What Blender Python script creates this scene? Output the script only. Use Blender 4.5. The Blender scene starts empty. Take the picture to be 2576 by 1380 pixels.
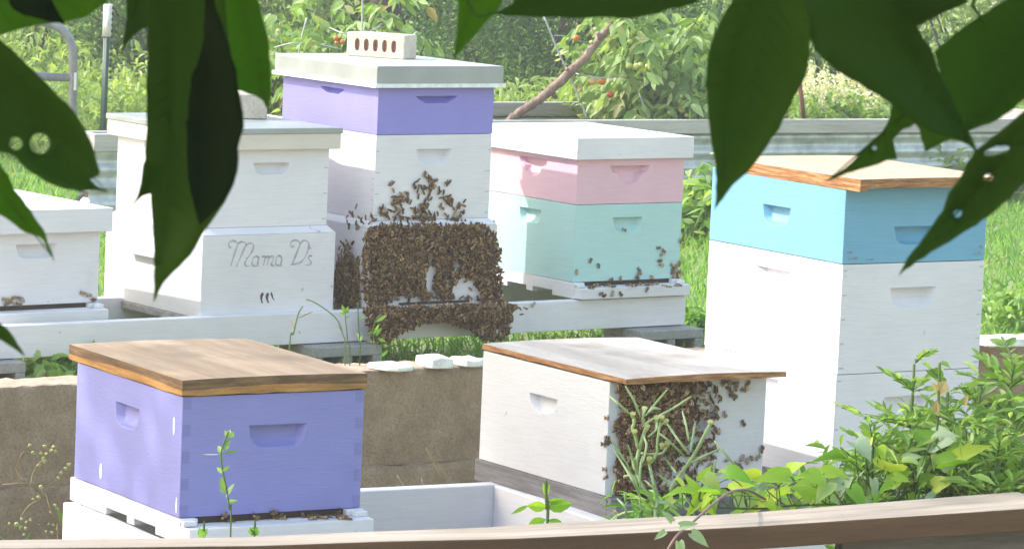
import bpy, bmesh, math, random
import numpy as np
from mathutils import Vector, Matrix

random.seed(7); rng = np.random.default_rng(7)
SC = bpy.context.scene
COL = SC.collection
R = math.radians

# ------------------------------------------------------------------ camera
CAM_Z = 1.6
FPX, PITCH, ROLL = 9725.9, 0.1116036, 0.0429677      # focal length in pixels of a 2576 px wide picture
CX, CY = 1288.0, 690.0
cp, sp, cr, sr = math.cos(PITCH), math.sin(PITCH), math.cos(ROLL), math.sin(ROLL)
fwd = Vector((0, cp, -sp)); up0 = Vector((0, sp, cp)); xax = Vector((1, 0, 0))
right = xax * cr + up0 * sr
up = up0 * cr - xax * sr
cam = bpy.data.cameras.new('camera')
cam_o = bpy.data.objects.new('camera', cam); COL.objects.link(cam_o)
M3 = Matrix((right, up, -fwd)).transposed()
cam_o.matrix_world = Matrix.Translation((0, 0, CAM_Z)) @ M3.to_4x4()
cam.sensor_width = 36.0
cam.lens = 36.0 * FPX / 2576.0
cam.clip_start = 0.05; cam.clip_end = 800
cam.dof.use_dof = True; cam.dof.focus_distance = 9.6; cam.dof.aperture_fstop = 46.0
SC.camera = cam_o

# ------------------------------------------------------------------ sky and sun
SUN = Vector((-0.768, 0.013, 0.640)).normalized()
el = math.asin(SUN.z); az = math.atan2(SUN.x, SUN.y)
w = bpy.data.worlds.new('World'); SC.world = w; w.use_nodes = True
nt = w.node_tree; nt.nodes.clear()
sky = nt.nodes.new('ShaderNodeTexSky'); sky.sky_type = 'NISHITA'; sky.sun_disc = False
sky.sun_elevation = el; sky.sun_rotation = az
sky.air_density = 2.3; sky.dust_density = 3.0; sky.ozone_density = 2.0
bg = nt.nodes.new('ShaderNodeBackground'); bg.inputs['Strength'].default_value = 0.15
out = nt.nodes.new('ShaderNodeOutputWorld')
nt.links.new(sky.outputs[0], bg.inputs[0]); nt.links.new(bg.outputs[0], out.inputs[0])
sl = bpy.data.lights.new('sun', 'SUN'); sl.energy = 2.0; sl.angle = R(0.6); sl.color = (1.0, 0.975, 0.945)
so = bpy.data.objects.new('sun', sl); COL.objects.link(so)
so.rotation_euler = SUN.to_track_quat('Z', 'Y').to_euler()
SC.view_settings.view_transform = 'Standard'; SC.view_settings.look = 'None'
SC.view_settings.exposure = 1.44; SC.view_settings.gamma = 1.0

# ------------------------------------------------------------------ helpers
def ray(u, v):
    du, dv = u - CX, v - CY
    U = cr * du + sr * dv; V = -sr * du + cr * dv
    xc, zc = U / FPX, -V / FPX
    return Vector((xc, cp + sp * zc, -sp + cp * zc))
def at(u, v, Y):
    d = ray(u, v); return d * (Y / d.y) + Vector((0, 0, CAM_Z))
def on_z(u, v, z):
    d = ray(u, v); return d * ((z - CAM_Z) / d.z) + Vector((0, 0, CAM_Z))
def on_plane(u, v, p0, n):
    d = ray(u, v); o = Vector((0, 0, CAM_Z)); return o + d * ((p0 - o).dot(n) / d.dot(n))
def px(P):
    x, y, z = P[0], P[1], P[2] - CAM_Z
    yc = y * cp - z * sp; zc = y * sp + z * cp
    u = FPX * x / yc; v = -FPX * zc / yc
    return CX + cr * u - sr * v, CY + sr * u + cr * v
def inside(u, v, poly):
    c = False; j = len(poly) - 1
    for i in range(len(poly)):
        xi, yi = poly[i]; xj, yj = poly[j]
        if (yi > v) != (yj > v) and u < (xj - xi) * (v - yi) / (yj - yi) + xi: c = not c
        j = i
    return c
def srgb(r, g, b):
    f = lambda c: c / 12.92 if c <= .04045 else ((c + .055) / 1.055) ** 2.4
    return (f(r / 255), f(g / 255), f(b / 255), 1)
def tag(o, label=None, cat=None, group=None, kind=None):
    if label: o['label'] = label
    if cat: o['category'] = cat
    if group: o['group'] = group
    if kind: o['kind'] = kind
    return o
def empty(name, loc, rz=0.0):
    o = bpy.data.objects.new(name, None); COL.objects.link(o)
    o.location = loc; o.rotation_euler = (0, 0, rz); o.empty_display_size = .1
    return o

class MB:
    def __init__(s): s.bm = bmesh.new()
    def face(s, vs, mi=0, smooth=False):
        bv = [s.bm.verts.new(v) for v in vs]
        f = s.bm.faces.new(bv); f.material_index = mi; f.smooth = smooth
        return f
    def box(s, x0, x1, y0, y1, z0, z1, mi=0, mat=None):
        c = [(x0,y0,z0),(x1,y0,z0),(x1,y1,z0),(x0,y1,z0),(x0,y0,z1),(x1,y0,z1),(x1,y1,z1),(x0,y1,z1)]
        if mat is not None: c = [mat @ Vector(q) for q in c]
        v = [s.bm.verts.new(q) for q in c]
        for q in ((0,3,2,1),(4,5,6,7),(0,1,5,4),(1,2,6,5),(2,3,7,6),(3,0,4,7)):
            f = s.bm.faces.new([v[i] for i in q]); f.material_index = mi
    def tube(s, pts, r, n=7, mi=0, flat=1.0):
        pts = [Vector(p) for p in pts]
        rs = r if isinstance(r, (list, tuple)) else [r] * len(pts)
        rings = []; prev = None
        for i, p in enumerate(pts):
            t = (pts[min(i+1, len(pts)-1)] - pts[max(i-1, 0)]).normalized()
            if prev is None:
                a = t.orthogonal().normalized()
            else:
                a = (prev - t * prev.dot(t))
                a = a.normalized() if a.length > 1e-6 else t.orthogonal().normalized()
            prev = a; b = t.cross(a)
            rings.append([s.bm.verts.new(p + (a * math.cos(k*2*math.pi/n) + b * math.sin(k*2*math.pi/n) * flat) * rs[i]) for k in range(n)])
        for i in range(len(rings)-1):
            for k in range(n):
                f = s.bm.faces.new((rings[i][k], rings[i][(k+1)%n], rings[i+1][(k+1)%n], rings[i+1][k])); f.material_index = mi; f.smooth = True
        for rg, rv in ((rings[0], True), (rings[-1], False)):
            try:
                f = s.bm.faces.new(list(reversed(rg)) if rv else rg); f.material_index = mi
            except ValueError: pass
    def ball(s, c, rad, rot=None, seg=10, rings=7, mi=0, jit=0.0):
        M = Matrix.Translation(c) @ (rot.to_4x4() if rot else Matrix()) @ Matrix.Diagonal((*rad, 1))
        g = bmesh.ops.create_uvsphere(s.bm, u_segments=seg, v_segments=rings, radius=1.0, matrix=M)
        for v in g['verts']:
            if jit: v.co += Vector((random.uniform(-jit,jit), random.uniform(-jit,jit), random.uniform(-jit,jit)))
            for f in v.link_faces: f.material_index = mi; f.smooth = True
    def ribbon(s, pts, wd, nrm, mi=0):
        pts = [Vector(p) for p in pts]; L = []; Rr = []
        for i, p in enumerate(pts):
            t = (pts[min(i+1, len(pts)-1)] - pts[max(i-1, 0)]).normalized()
            sd = t.cross(nrm).normalized()
            ww = wd[i] if isinstance(wd, (list, tuple)) else wd
            L.append(s.bm.verts.new(p - sd * ww / 2)); Rr.append(s.bm.verts.new(p + sd * ww / 2))
        for i in range(len(pts)-1):
            f = s.bm.faces.new((L[i], Rr[i], Rr[i+1], L[i+1])); f.material_index = mi
    def build(s, name, mats, parent=None, loc=None, bevel=0, rz=None, merge=True, seg=2):
        if merge: bmesh.ops.remove_doubles(s.bm, verts=s.bm.verts, dist=2e-5)
        bmesh.ops.recalc_face_normals(s.bm, faces=s.bm.faces)
        me = bpy.data.meshes.new(name); s.bm.to_mesh(me); s.bm.free()
        if not isinstance(mats, (list, tuple)): mats = [mats]
        for m in mats: me.materials.append(m)
        o = bpy.data.objects.new(name, me); COL.objects.link(o)
        if parent: o.parent = parent
        if loc is not None: o.location = loc
        if rz is not None: o.rotation_euler = (0, 0, rz)
        if bevel:
            b = o.modifiers.new('bevel', 'BEVEL'); b.width = bevel; b.segments = seg; b.limit_method = 'ANGLE'; b.angle_limit = R(40)
            b.harden_normals = False
        return o

def spline(pts, k=6):
    P = [Vector(p) for p in pts]; o = []
    for i in range(len(P)-1):
        a = P[max(i-1,0)]; b = P[i]; c = P[i+1]; d = P[min(i+2,len(P)-1)]
        for j in range(k):
            t = j / k
            o.append(.5*((2*b)+(c-a)*t+(2*a-5*b+4*c-d)*t*t+(3*b-a-3*c+d)*t**3))
    o.append(P[-1]); return o

# ------------------------------------------------------------------ materials
def new_mat(name):
    m = bpy.data.materials.new(name); m.use_nodes = True
    t = m.node_tree; t.nodes.clear()
    o = t.nodes.new('ShaderNodeOutputMaterial')
    return m, t, o
def N(t, kind, **kw):
    n = t.nodes.new(kind)
    for k, v in kw.items():
        if k in n.inputs: n.inputs[k].default_value = v
        else: setattr(n, k, v)
    return n
def mixc(t, fac, a, b, mode='MIX'):
    n = t.nodes.new('ShaderNodeMix'); n.data_type = 'RGBA'; n.blend_type = mode
    for sock, val in ((n.inputs[0], fac), (n.inputs[6], a), (n.inputs[7], b)):
        if hasattr(val, 'is_linked'): t.links.new(val, sock)
        else: sock.default_value = val
    return n.outputs[2]
def ramp(t, src, stops):
    r = t.nodes.new('ShaderNodeValToRGB'); e = r.color_ramp.elements
    while len(e) < len(stops): e.new(.5)
    for i, (p, c) in enumerate(stops):
        e[i].position = p; e[i].color = c if len(c) == 4 else (*c, 1)
    t.links.new(src, r.inputs[0]); return r.outputs[0]
def noise(t, scale, stretch=(1,1,1), detail=4, rough=.55, coord='Object'):
    tc = t.nodes.new('ShaderNodeTexCoord'); mp = t.nodes.new('ShaderNodeMapping'); mp.inputs['Scale'].default_value = stretch
    n = N(t, 'ShaderNodeTexNoise', Scale=scale, Detail=detail, Roughness=rough)
    t.links.new(tc.outputs[coord], mp.inputs[0]); t.links.new(mp.outputs[0], n.inputs['Vector'])
    return n.outputs['Fac']
BW = lambda a: (a, a, a, 1)
def paint(name, col, wear=None, rough=.45, dirt=.25, grain=(1,1,14), spots=True):
    """Exterior wood paint: soft tone drift, faint wood grain, specks of dirt, worn patches down to the wood."""
    m, t, o = new_mat(name); p = N(t, 'ShaderNodeBsdfPrincipled', Roughness=rough)
    dark = tuple(c * .86 for c in col[:3]) + (1,)
    c = mixc(t, ramp(t, noise(t, 3.2), [(.3, BW(0)), (.75, BW(1))]), col, dark)
    grime = (col[0]*.62, col[1]*.60, col[2]*.56, 1)
    c = mixc(t, ramp(t, noise(t, 9, (1, 1, .45), 6, .65), [(.58, BW(0)), (.82, BW(dirt))]), c, grime)
    c = mixc(t, ramp(t, noise(t, 16, (.6, .6, 9), 6, .7), [(.42, BW(0)), (.78, BW(.30 if spots else .16))]), c, grime)
    if spots:
        c = mixc(t, ramp(t, noise(t, 38, detail=2), [(.70, BW(0)), (.78, BW(dirt*1.2))]), c, (.16,.12,.10,1))
    if wear:
        c = mixc(t, ramp(t, noise(t, 14, (1,1,1), 6, .7), [(.70, BW(0)), (.74, BW(1))]), c, wear)
    t.links.new(c, p.inputs['Base Color'])
    b = N(t, 'ShaderNodeBump', Strength=.32, Distance=.0025)
    t.links.new(noise(t, 24, grain, 5, .6), b.inputs['Height']); t.links.new(b.outputs[0], p.inputs['Normal'])
    t.links.new(p.outputs[0], o.inputs[0]); return m
def wood(name, stops, scale=9, stretch=(.25, 6, 6), rough=.7, bump=.3, fine=40, blot=None):
    m, t, o = new_mat(name); p = N(t, 'ShaderNodeBsdfPrincipled', Roughness=rough)
    g = noise(t, scale, stretch, 8, .62)
    c = ramp(t, g, stops)
    f = noise(t, fine, tuple(q * 1.6 for q in stretch), 3, .6)
    c = mixc(t, ramp(t, f, [(.45, BW(0)), (.8, BW(.45))]), c, tuple(q * .55 for q in stops[0][1][:3]) + (1,))
    if blot:
        c = mixc(t, ramp(t, noise(t, blot[1], (1,1,1), 5, .6), [(blot[2], BW(0)), (blot[3], BW(1))]), c, blot[0])
    t.links.new(c, p.inputs['Base Color'])
    b = N(t, 'ShaderNodeBump', Strength=bump, Distance=.003)
    t.links.new(f, b.inputs['Height']); t.links.new(b.outputs[0], p.inputs['Normal'])
    t.links.new(p.outputs[0], o.inputs[0]); return m
def rock(name, stops, scale=14, bump=.6, fine=90, rough=.9, stain=None, dist=.006):
    m, t, o = new_mat(name); p = N(t, 'ShaderNodeBsdfPrincipled', Roughness=rough)
    c = ramp(t, noise(t, scale, detail=8, rough=.65), stops)
    f = noise(t, fine, detail=5, rough=.7)
    c = mixc(t, ramp(t, f, [(.35, BW(.5)), (.55, BW(0))]), c, tuple(q * .6 for q in stops[0][1][:3]) + (1,))
    if stain:
        c = mixc(t, ramp(t, noise(t, stain[1], (1,1,1.4), 6, .65), [(stain[2], BW(0)), (stain[3], BW(1))]), c, stain[0])
    t.links.new(c, p.inputs['Base Color'])
    b = N(t, 'ShaderNodeBump', Strength=bump, Distance=dist)
    t.links.new(f, b.inputs['Height']); t.links.new(b.outputs[0], p.inputs['Normal'])
    t.links.new(p.outputs[0], o.inputs[0]); return m
def leafmat(name, stops, trans=.4, rough=.5, spec=.3, fac=.35):
    """Leaves: each leaf its own tone, light passing through."""
    m, t, o = new_mat(name)
    g = t.nodes.new('ShaderNodeAttribute'); g.attribute_name = 'tone'; oi = t.nodes.new('ShaderNodeObjectInfo')
    ad = t.nodes.new('ShaderNodeMath'); ad.operation = 'ADD'; t.links.new(g.outputs['Fac'], ad.inputs[0]); t.links.new(oi.outputs['Random'], ad.inputs[1])
    fr = t.nodes.new('ShaderNodeMath'); fr.operation = 'FRACT'; t.links.new(ad.outputs[0], fr.inputs[0])
    c = ramp(t, fr.outputs[0], stops)
    p = N(t, 'ShaderNodeBsdfPrincipled', Roughness=rough); p.inputs['Specular IOR Level'].default_value = spec
    t.links.new(c, p.inputs['Base Color'])
    tr = t.nodes.new('ShaderNodeBsdfTranslucent')
    hs = N(t, 'ShaderNodeMix'); hs.data_type = 'RGBA'; hs.blend_type = 'MULTIPLY'; hs.inputs[0].default_value = 1
    t.links.new(c, hs.inputs[6]); hs.inputs[7].default_value = (1.6*trans/.4, 1.7*trans/.4, .55*trans/.4, 1)
    t.links.new(hs.outputs[2], tr.inputs[0])
    mx = N(t, 'ShaderNodeMixShader'); mx.inputs[0].default_value = fac
    t.links.new(p.outputs[0], mx.inputs[1]); t.links.new(tr.outputs[0], mx.inputs[2])
    t.links.new(mx.outputs[0], o.inputs[0]); return m
def plain(name, col, rough=.5, metal=0.0, bump=0, scale=60, var=.12):
    m, t, o = new_mat(name); p = N(t, 'ShaderNodeBsdfPrincipled', Roughness=rough, Metallic=metal)
    c = mixc(t, ramp(t, noise(t, scale, detail=5), [(.35, BW(0)), (.7, BW(1))]), col, tuple(q*(1-var*2) for q in col[:3]) + (1,))
    t.links.new(c, p.inputs['Base Color'])
    if bump:
        b = N(t, 'ShaderNodeBump', Strength=bump, Distance=.003)
        t.links.new(noise(t, scale*2, detail=4), b.inputs['Height']); t.links.new(b.outputs[0], p.inputs['Normal'])
    t.links.new(p.outputs[0], o.inputs[0]); return m

PW = paint('white_paint', (.765, .75, .815, 1), rough=.5, dirt=.16)
PWD = paint('white_paint_soiled', (.745, .73, .79, 1), rough=.55, dirt=.36)
PWB = paint('white_paint_brushed', (.64, .64, .71, 1), rough=.6, dirt=.34)
PCR = paint('cream_paint', (.70, .64, .58, 1), rough=.6, dirt=.35)
PUR = paint('periwinkle_paint', (.262, .262, .64, 1), rough=.42, dirt=.24, spots=False)
PUR2 = paint('violet_paint', (.265, .25, .70, 1), rough=.42, dirt=.20, spots=False)
PUJ = paint('periwinkle_joint', (.22, .225, .55, 1), rough=.5, dirt=.3)
PNK = paint('pink_paint', (.78, .49, .60, 1), rough=.5, dirt=.14)
TEA = paint('mint_paint', (.44, .69, .70, 1), rough=.5, dirt=.12)
BLU = paint('sky_blue_paint', (.175, .43, .64, 1), wear=None, rough=.5, dirt=.25)
BLW = wood('worn_blue_wood', [(.3, (.20,.13,.10,1)), (.55, (.17,.38,.55,1)), (.8, (.33,.24,.19,1))], scale=26, stretch=(1,1,2))
JNT = plain('joint_gap', (.52, .52, .53, 1), .7)
JNL = plain('joint_filler', (.85, .85, .86, 1), .6)
LIDW = wood('weathered_lid_wood', [(.25, (.28,.165,.10,1)), (.5, (.46,.305,.20,1)), (.75, (.62,.45,.32,1))], scale=4, stretch=(5, .5, 5), blot=((.27,.18,.12,1), 5, .52, .75))
EDGW = wood('lid_edge_wood', [(.3, (.22,.11,.04,1)), (.5, (.42,.20,.055,1)), (.72, (.62,.33,.09,1))], scale=9, stretch=(1.2, .8, 9), bump=.4)
EDGD = wood('dark_lid_edge', [(.3, (.07,.035,.02,1)), (.5, (.16,.085,.04,1)), (.72, (.32,.19,.09,1))], scale=9, stretch=(1.2, .8, 9), bump=.4)
PLYT = wood('sun_bleached_plywood', [(.25, (.34,.27,.24,1)), (.5, (.50,.44,.41,1)), (.75, (.62,.57,.54,1))], scale=4, stretch=(4, .6, 5), blot=((.27,.18,.14,1), 6, .54, .78))
PLYL = wood('pale_plywood', [(.25, (.42,.29,.20,1)), (.5, (.52,.38,.27,1)), (.75, (.60,.46,.34,1))], scale=3, stretch=(4, .6, 5), bump=.1)
PLYE = wood('plywood_edge', [(.3, (.16,.06,.025,1)), (.5, (.36,.16,.06,1)), (.7, (.58,.36,.16,1))], scale=14, stretch=(1.4, 1.0, 12))
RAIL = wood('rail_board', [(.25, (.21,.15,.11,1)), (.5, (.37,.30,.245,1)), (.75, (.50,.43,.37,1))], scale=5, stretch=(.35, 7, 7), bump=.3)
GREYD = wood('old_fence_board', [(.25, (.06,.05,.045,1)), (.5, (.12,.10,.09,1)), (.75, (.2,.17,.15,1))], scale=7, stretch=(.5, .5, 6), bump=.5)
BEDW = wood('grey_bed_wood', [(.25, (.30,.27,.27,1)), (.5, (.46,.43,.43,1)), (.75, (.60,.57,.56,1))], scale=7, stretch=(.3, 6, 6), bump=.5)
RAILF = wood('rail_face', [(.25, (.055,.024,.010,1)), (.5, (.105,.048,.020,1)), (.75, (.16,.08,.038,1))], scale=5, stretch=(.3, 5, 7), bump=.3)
GREYW = wood('grey_weathered_wood', [(.25, (.16,.145,.145,1)), (.5, (.30,.28,.28,1)), (.75, (.46,.43,.42,1))], scale=7, stretch=(.3, 6, 6), bump=.5)
DARKW = wood('dark_base_wood', [(.25, (.07,.06,.07,1)), (.5, (.17,.16,.18,1)), (.75, (.30,.29,.31,1))], scale=7, stretch=(.6, .6, 8), bump=.5)
STICK = wood('stick_bark', [(.25, (.10,.06,.045,1)), (.5, (.25,.16,.13,1)), (.75, (.42,.31,.26,1))], scale=24, stretch=(1.5,1.5,.4), bump=1.0, fine=70)
BARK = rock('tree_bark', [(.3, (.025,.018,.014,1)), (.7, (.085,.065,.05,1))], 24, 1.0, 60)
WALLM = rock('rammed_concrete', [(.25, (.27,.175,.118,1)), (.5, (.40,.28,.195,1)), (.8, (.53,.395,.295,1))], 11, 1.0, 130, stain=((.48,.28,.15,1), 5, .63, .78), dist=.010)
WALLT = rock('wall_top', [(.25, (.40,.28,.20,1)), (.6, (.58,.43,.33,1))], 20, 1.0, 90)
BLOCK = rock('concrete_block', [(.3, (.26,.25,.25,1)), (.7, (.40,.39,.38,1))], 20, .6, 160)
BRICK = rock('pale_brick', [(.3, (.58,.51,.42,1)), (.7, (.74,.67,.57,1))], 30, .8, 150)
BRICKH = plain('brick_core', (.62, .38, .27, 1), .9, bump=.6)
STONE = rock('white_stone', [(.3, (.66,.64,.63,1)), (.7, (.80,.79,.78,1))], 12, .5, 60)
SOIL = rock('soil', [(.3, (.045,.035,.025,1)), (.7, (.10,.075,.05,1))], 10, 1.0, 50)
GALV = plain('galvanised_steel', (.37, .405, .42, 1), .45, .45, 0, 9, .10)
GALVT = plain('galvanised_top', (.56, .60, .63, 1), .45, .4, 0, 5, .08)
LIP = plain('bright_lip', (.85, .90, .92, 1), .35, .2)
STEEL = plain('grey_tube_paint', (.26, .26, .30, 1), .4, .2, 0, 40)
CORR = plain('corrugated_steel', (.60, .63, .67, 1), .42, .3, .1, 14, .22)
POSTG = plain('green_post_paint', (.025, .075, .065, 1), .5)
POSTW = plain('white_post_paint', (.78, .78, .78, 1), .5)
RUST = plain('rust', (.16, .06, .035, 1), .9, 0, .5)
WIRE = plain('galvanised_wire', (.42, .47, .47, 1), .5, .3)
WIRED = plain('dark_wire', (.15, .20, .20, 1), .5, .3)
INK = plain('faded_ink', (.47, .44, .51, 1), .7, var=.2, scale=120)
INKD = plain('dark_ink', (.075, .045, .055, 1), .6)
DARK = plain('entrance_shade', (.05, .03, .022, 1), .9)  # shade inside the hive entrances, put into the colour
TOMG = plain('green_tomato', (.50, .56, .16, 1), .25, scale=20)
TOMY = plain('yellow_tomato', (.72, .50, .16, 1), .25, scale=20)
TOMR = plain('red_tomato', (.50, .07, .015, 1), .25, scale=20)
TOMO = plain('orange_tomato', (.74, .20, .03, 1), .25, scale=20)
BEE1 = leafmat('bee_brown', [(0, (.030,.014,.008,1)), (.6, (.080,.036,.017,1)), (1, (.15,.075,.038,1))], 0, .5, .3, 0)
BEE2 = leafmat('bee_honey', [(0, (.11,.05,.022,1)), (.5, (.29,.155,.068,1)), (1, (.62,.43,.24,1))], 0, .5, .3, 0)
BEEW = leafmat('bee_wing', [(0, (.08,.045,.024,1)), (.65, (.20,.125,.068,1)), (1, (.56,.42,.28,1))], 0, .35, .5, 0)
G = lambda *c: (*c, 1)
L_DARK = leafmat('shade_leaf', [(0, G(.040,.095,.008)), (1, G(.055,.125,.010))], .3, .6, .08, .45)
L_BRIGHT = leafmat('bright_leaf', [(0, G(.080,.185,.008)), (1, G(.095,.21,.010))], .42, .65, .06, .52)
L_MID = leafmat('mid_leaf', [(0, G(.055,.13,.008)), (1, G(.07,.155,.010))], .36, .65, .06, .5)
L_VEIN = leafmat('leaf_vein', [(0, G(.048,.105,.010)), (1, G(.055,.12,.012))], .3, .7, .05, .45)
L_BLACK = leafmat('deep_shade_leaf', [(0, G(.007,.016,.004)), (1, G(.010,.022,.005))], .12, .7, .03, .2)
L_CROWN = leafmat('crown_leaf', [(0, G(.03,.075,.012)), (1, G(.06,.12,.02))], .3)
L_BUSH = leafmat('bush_leaf', [(0, G(.045,.11,.03)), (.5, G(.08,.17,.05)), (1, G(.15,.25,.08))], .4, .5)
L_BUSHD = leafmat('dark_bush_leaf', [(0, G(.040,.10,.030)), (.6, G(.065,.145,.042)), (1, G(.12,.21,.07))], .35, .5)
L_WEED = leafmat('pale_weed_leaf', [(0, G(.13,.20,.055)), (.5, G(.22,.31,.10)), (1, G(.36,.42,.18))], .5, .5)
L_TOM = leafmat('tomato_leaf', [(0, G(.12,.22,.06)), (.5, G(.26,.38,.14)), (.88, G(.42,.52,.26)), (1, G(.34,.25,.13))], .4, .5)
L_GRASS = leafmat('grass_blade', [(0, G(.07,.18,.025)), (.5, G(.15,.30,.06)), (.9, G(.25,.40,.11)), (1, G(.38,.31,.16))], .5, .5)
L_RAG = leafmat('ragweed_leaf', [(0, G(.11,.21,.045)), (.6, G(.22,.35,.09)), (1, G(.42,.50,.26))], .5, .5)
L_VINE = leafmat('vine_leaf', [(0, G(.12,.26,.02)), (.35, G(.20,.36,.03)), (.7, G(.36,.48,.05)), (.85, G(.46,.50,.07)), (1, G(.24,.36,.17))], .5, .45)
L_VINEP = leafmat('pale_vine_leaf', [(0, G(.26,.36,.24)), (1, G(.34,.44,.30))], .3, .45)
L_POD = leafmat('pod_stem', [(0, G(.30,.42,.22)), (1, G(.46,.56,.36))], .3, .5)
L_STALK = leafmat('stalk', [(0, G(.10,.17,.05)), (1, G(.18,.26,.09))], .3, .5)
L_DRY = leafmat('dry_stem', [(0, G(.30,.22,.13)), (1, G(.48,.38,.24))], .3, .6)
L_SEED = leafmat('pale_seed', [(0, G(.44,.45,.18)), (1, G(.58,.58,.28))], .3, .5)
L_FLOWER = leafmat('white_blossom', [(0, G(.66,.60,.48)), (1, G(.80,.76,.68))], .3, .6)
L_VINESTEM = plain('vine_stem', (.24, .13, .12, 1), .6)

# ------------------------------------------------------------------ leaves in bulk
def leaf_arrays(P, D, Nn, Lg, Wd, seg=2, droop=0.0, fold=.25):
    """P base points, D directions, Nn normals, lengths, widths -> vertices and faces of folded, drooping leaves."""
    n = len(P); S = np.cross(D, Nn); S /= np.linalg.norm(S, axis=1, keepdims=True) + 1e-9
    prof = {1: [0, 1, 0], 2: [.0, .95, .8, 0], 3: [.05, .8, 1.0, .62, 0]}[seg]
    ts = np.linspace(0, 1, len(prof)); V = []
    rows = []
    for t, wv in zip(ts, prof):
        c = P + D * (Lg * t)[:, None]
        c[:, 2] -= droop * Lg * t * t
        if wv == 0: rows.append([len(V)]); V.append(c)
        else:
            lift = Nn * (Wd * wv * fold)[:, None]; sd = S * (Wd * wv * .5)[:, None]
            rows.append([len(V), len(V)+1, len(V)+2]); V += [c - sd + lift, c, c + sd + lift]
    k = len(V); F = []
    for a, b in zip(rows, rows[1:]):
        if len(a) == 1 and len(b) == 3: F += [(a[0], b[1], b[0]), (a[0], b[2], b[1])]
        elif len(a) == 3 and len(b) == 1: F += [(a[0], a[1], b[0]), (a[1], a[2], b[0])]
        elif len(a) == 3: F += [(a[0], a[1], b[1], b[0]), (a[1], a[2], b[2], b[1])]
    V = np.stack(V, 1).reshape(-1, 3)
    global LEAF_N; LEAF_N = n
    base = np.arange(n) * k
    FF = []
    for f in F: FF += (base[:, None] + np.array(f)[None]).tolist()
    return V, FF
def mesh_obj(name, V, F, mats, parent=None, smooth=False, mi=None, tone=None):
    me = bpy.data.meshes.new(name); me.from_pydata(V.tolist() if hasattr(V, 'tolist') else V, [], F); me.update()
    for m in (mats if isinstance(mats, (list, tuple)) else [mats]): me.materials.append(m)
    if tone is None: tone = np.tile(rng.uniform(0, 1, LEAF_N), len(F)//LEAF_N)      # every leaf its own tone
    me.attributes.new('tone', 'FLOAT', 'FACE').data.foreach_set('value', np.asarray(tone, np.float32))
    if mi is not None: me.polygons.foreach_set('material_index', mi)
    if smooth: me.polygons.foreach_set('use_smooth', [True] * len(me.polygons))
    o = bpy.data.objects.new(name, me); COL.objects.link(o)
    if parent: o.parent = parent
    return o
def rdir(n, upb=0.0, spread=1.0):
    d = rng.normal(size=(n, 3)) * spread; d[:, 2] += upb
    return d / (np.linalg.norm(d, axis=1, keepdims=True) + 1e-9)
def leaves(name, P, mat, parent=None, L=(.04, .07), asp=.5, upb=.2, droop=.3, seg=2, fold=.25, nup=1.0):
    n = len(P); P = np.asarray(P, float); D = rdir(n, upb); Nn = rdir(n, nup)
    Lg = rng.uniform(*L, n); Wd = Lg * asp * rng.uniform(.75, 1.2, n)
    V, F = leaf_arrays(P, D, Nn, Lg, Wd, seg, droop, fold)
    return mesh_obj(name, V, F, mat, parent)
def blob_points(n, c, r, clumps=14, cs=.32, flat=0.0):
    """Points gathered in clumps over an uneven crown."""
    cc = rdir(clumps) * rng.uniform(.35, .95, (clumps, 1)); 
    i = rng.integers(0, clumps, n)
    q = cc[i] + rng.normal(size=(n, 3)) * cs * rng.uniform(.5, 1.1, (clumps, 1))[i]
    return np.asarray(c) + q * np.asarray(r)

# ------------------------------------------------------------------ ground
YAW = R(33.5)
U2 = Vector((math.cos(YAW), math.sin(YAW), 0)); V2 = Vector((-math.sin(YAW), math.cos(YAW), 0))
WALL0 = at(1100, 925, 10.72); WALL_Z = WALL0.z
FRONT_Z = -0.33
def garden(a, b, z=0.0):         # a along the rows, b away from the wall's front face
    p = WALL0 + U2 * a + V2 * b; return Vector((p.x, p.y, z))
mb = MB()
us = [-220, -30, -6, 0, 6, 30, 220]
def gz(b, a): return 0.0
rows = [(-120, FRONT_Z), (-6, FRONT_Z), (.12, FRONT_Z), (.12, 0.0), (3, 0), (9, 0), (30, 0), (260, 0)]
grid = [[mb.bm.verts.new(garden(a, b, z)) for a in us] for b, z in rows]
for i in range(len(rows)-1):
    for j in range(len(us)-1):
        mb.bm.faces.new((grid[i][j], grid[i][j+1], grid[i+1][j+1], grid[i+1][j]))
GRD = rock('pale_bounce_ground', [(.3, (.22,.22,.14,1)), (.55, (.29,.28,.20,1)), (.8, (.36,.33,.26,1))], 3, 1.0, 30)  # ground colour made pale to bounce light onto the shaded hive fronts
tag(mb.build('ground', GRD, merge=False), kind='structure')

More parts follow.
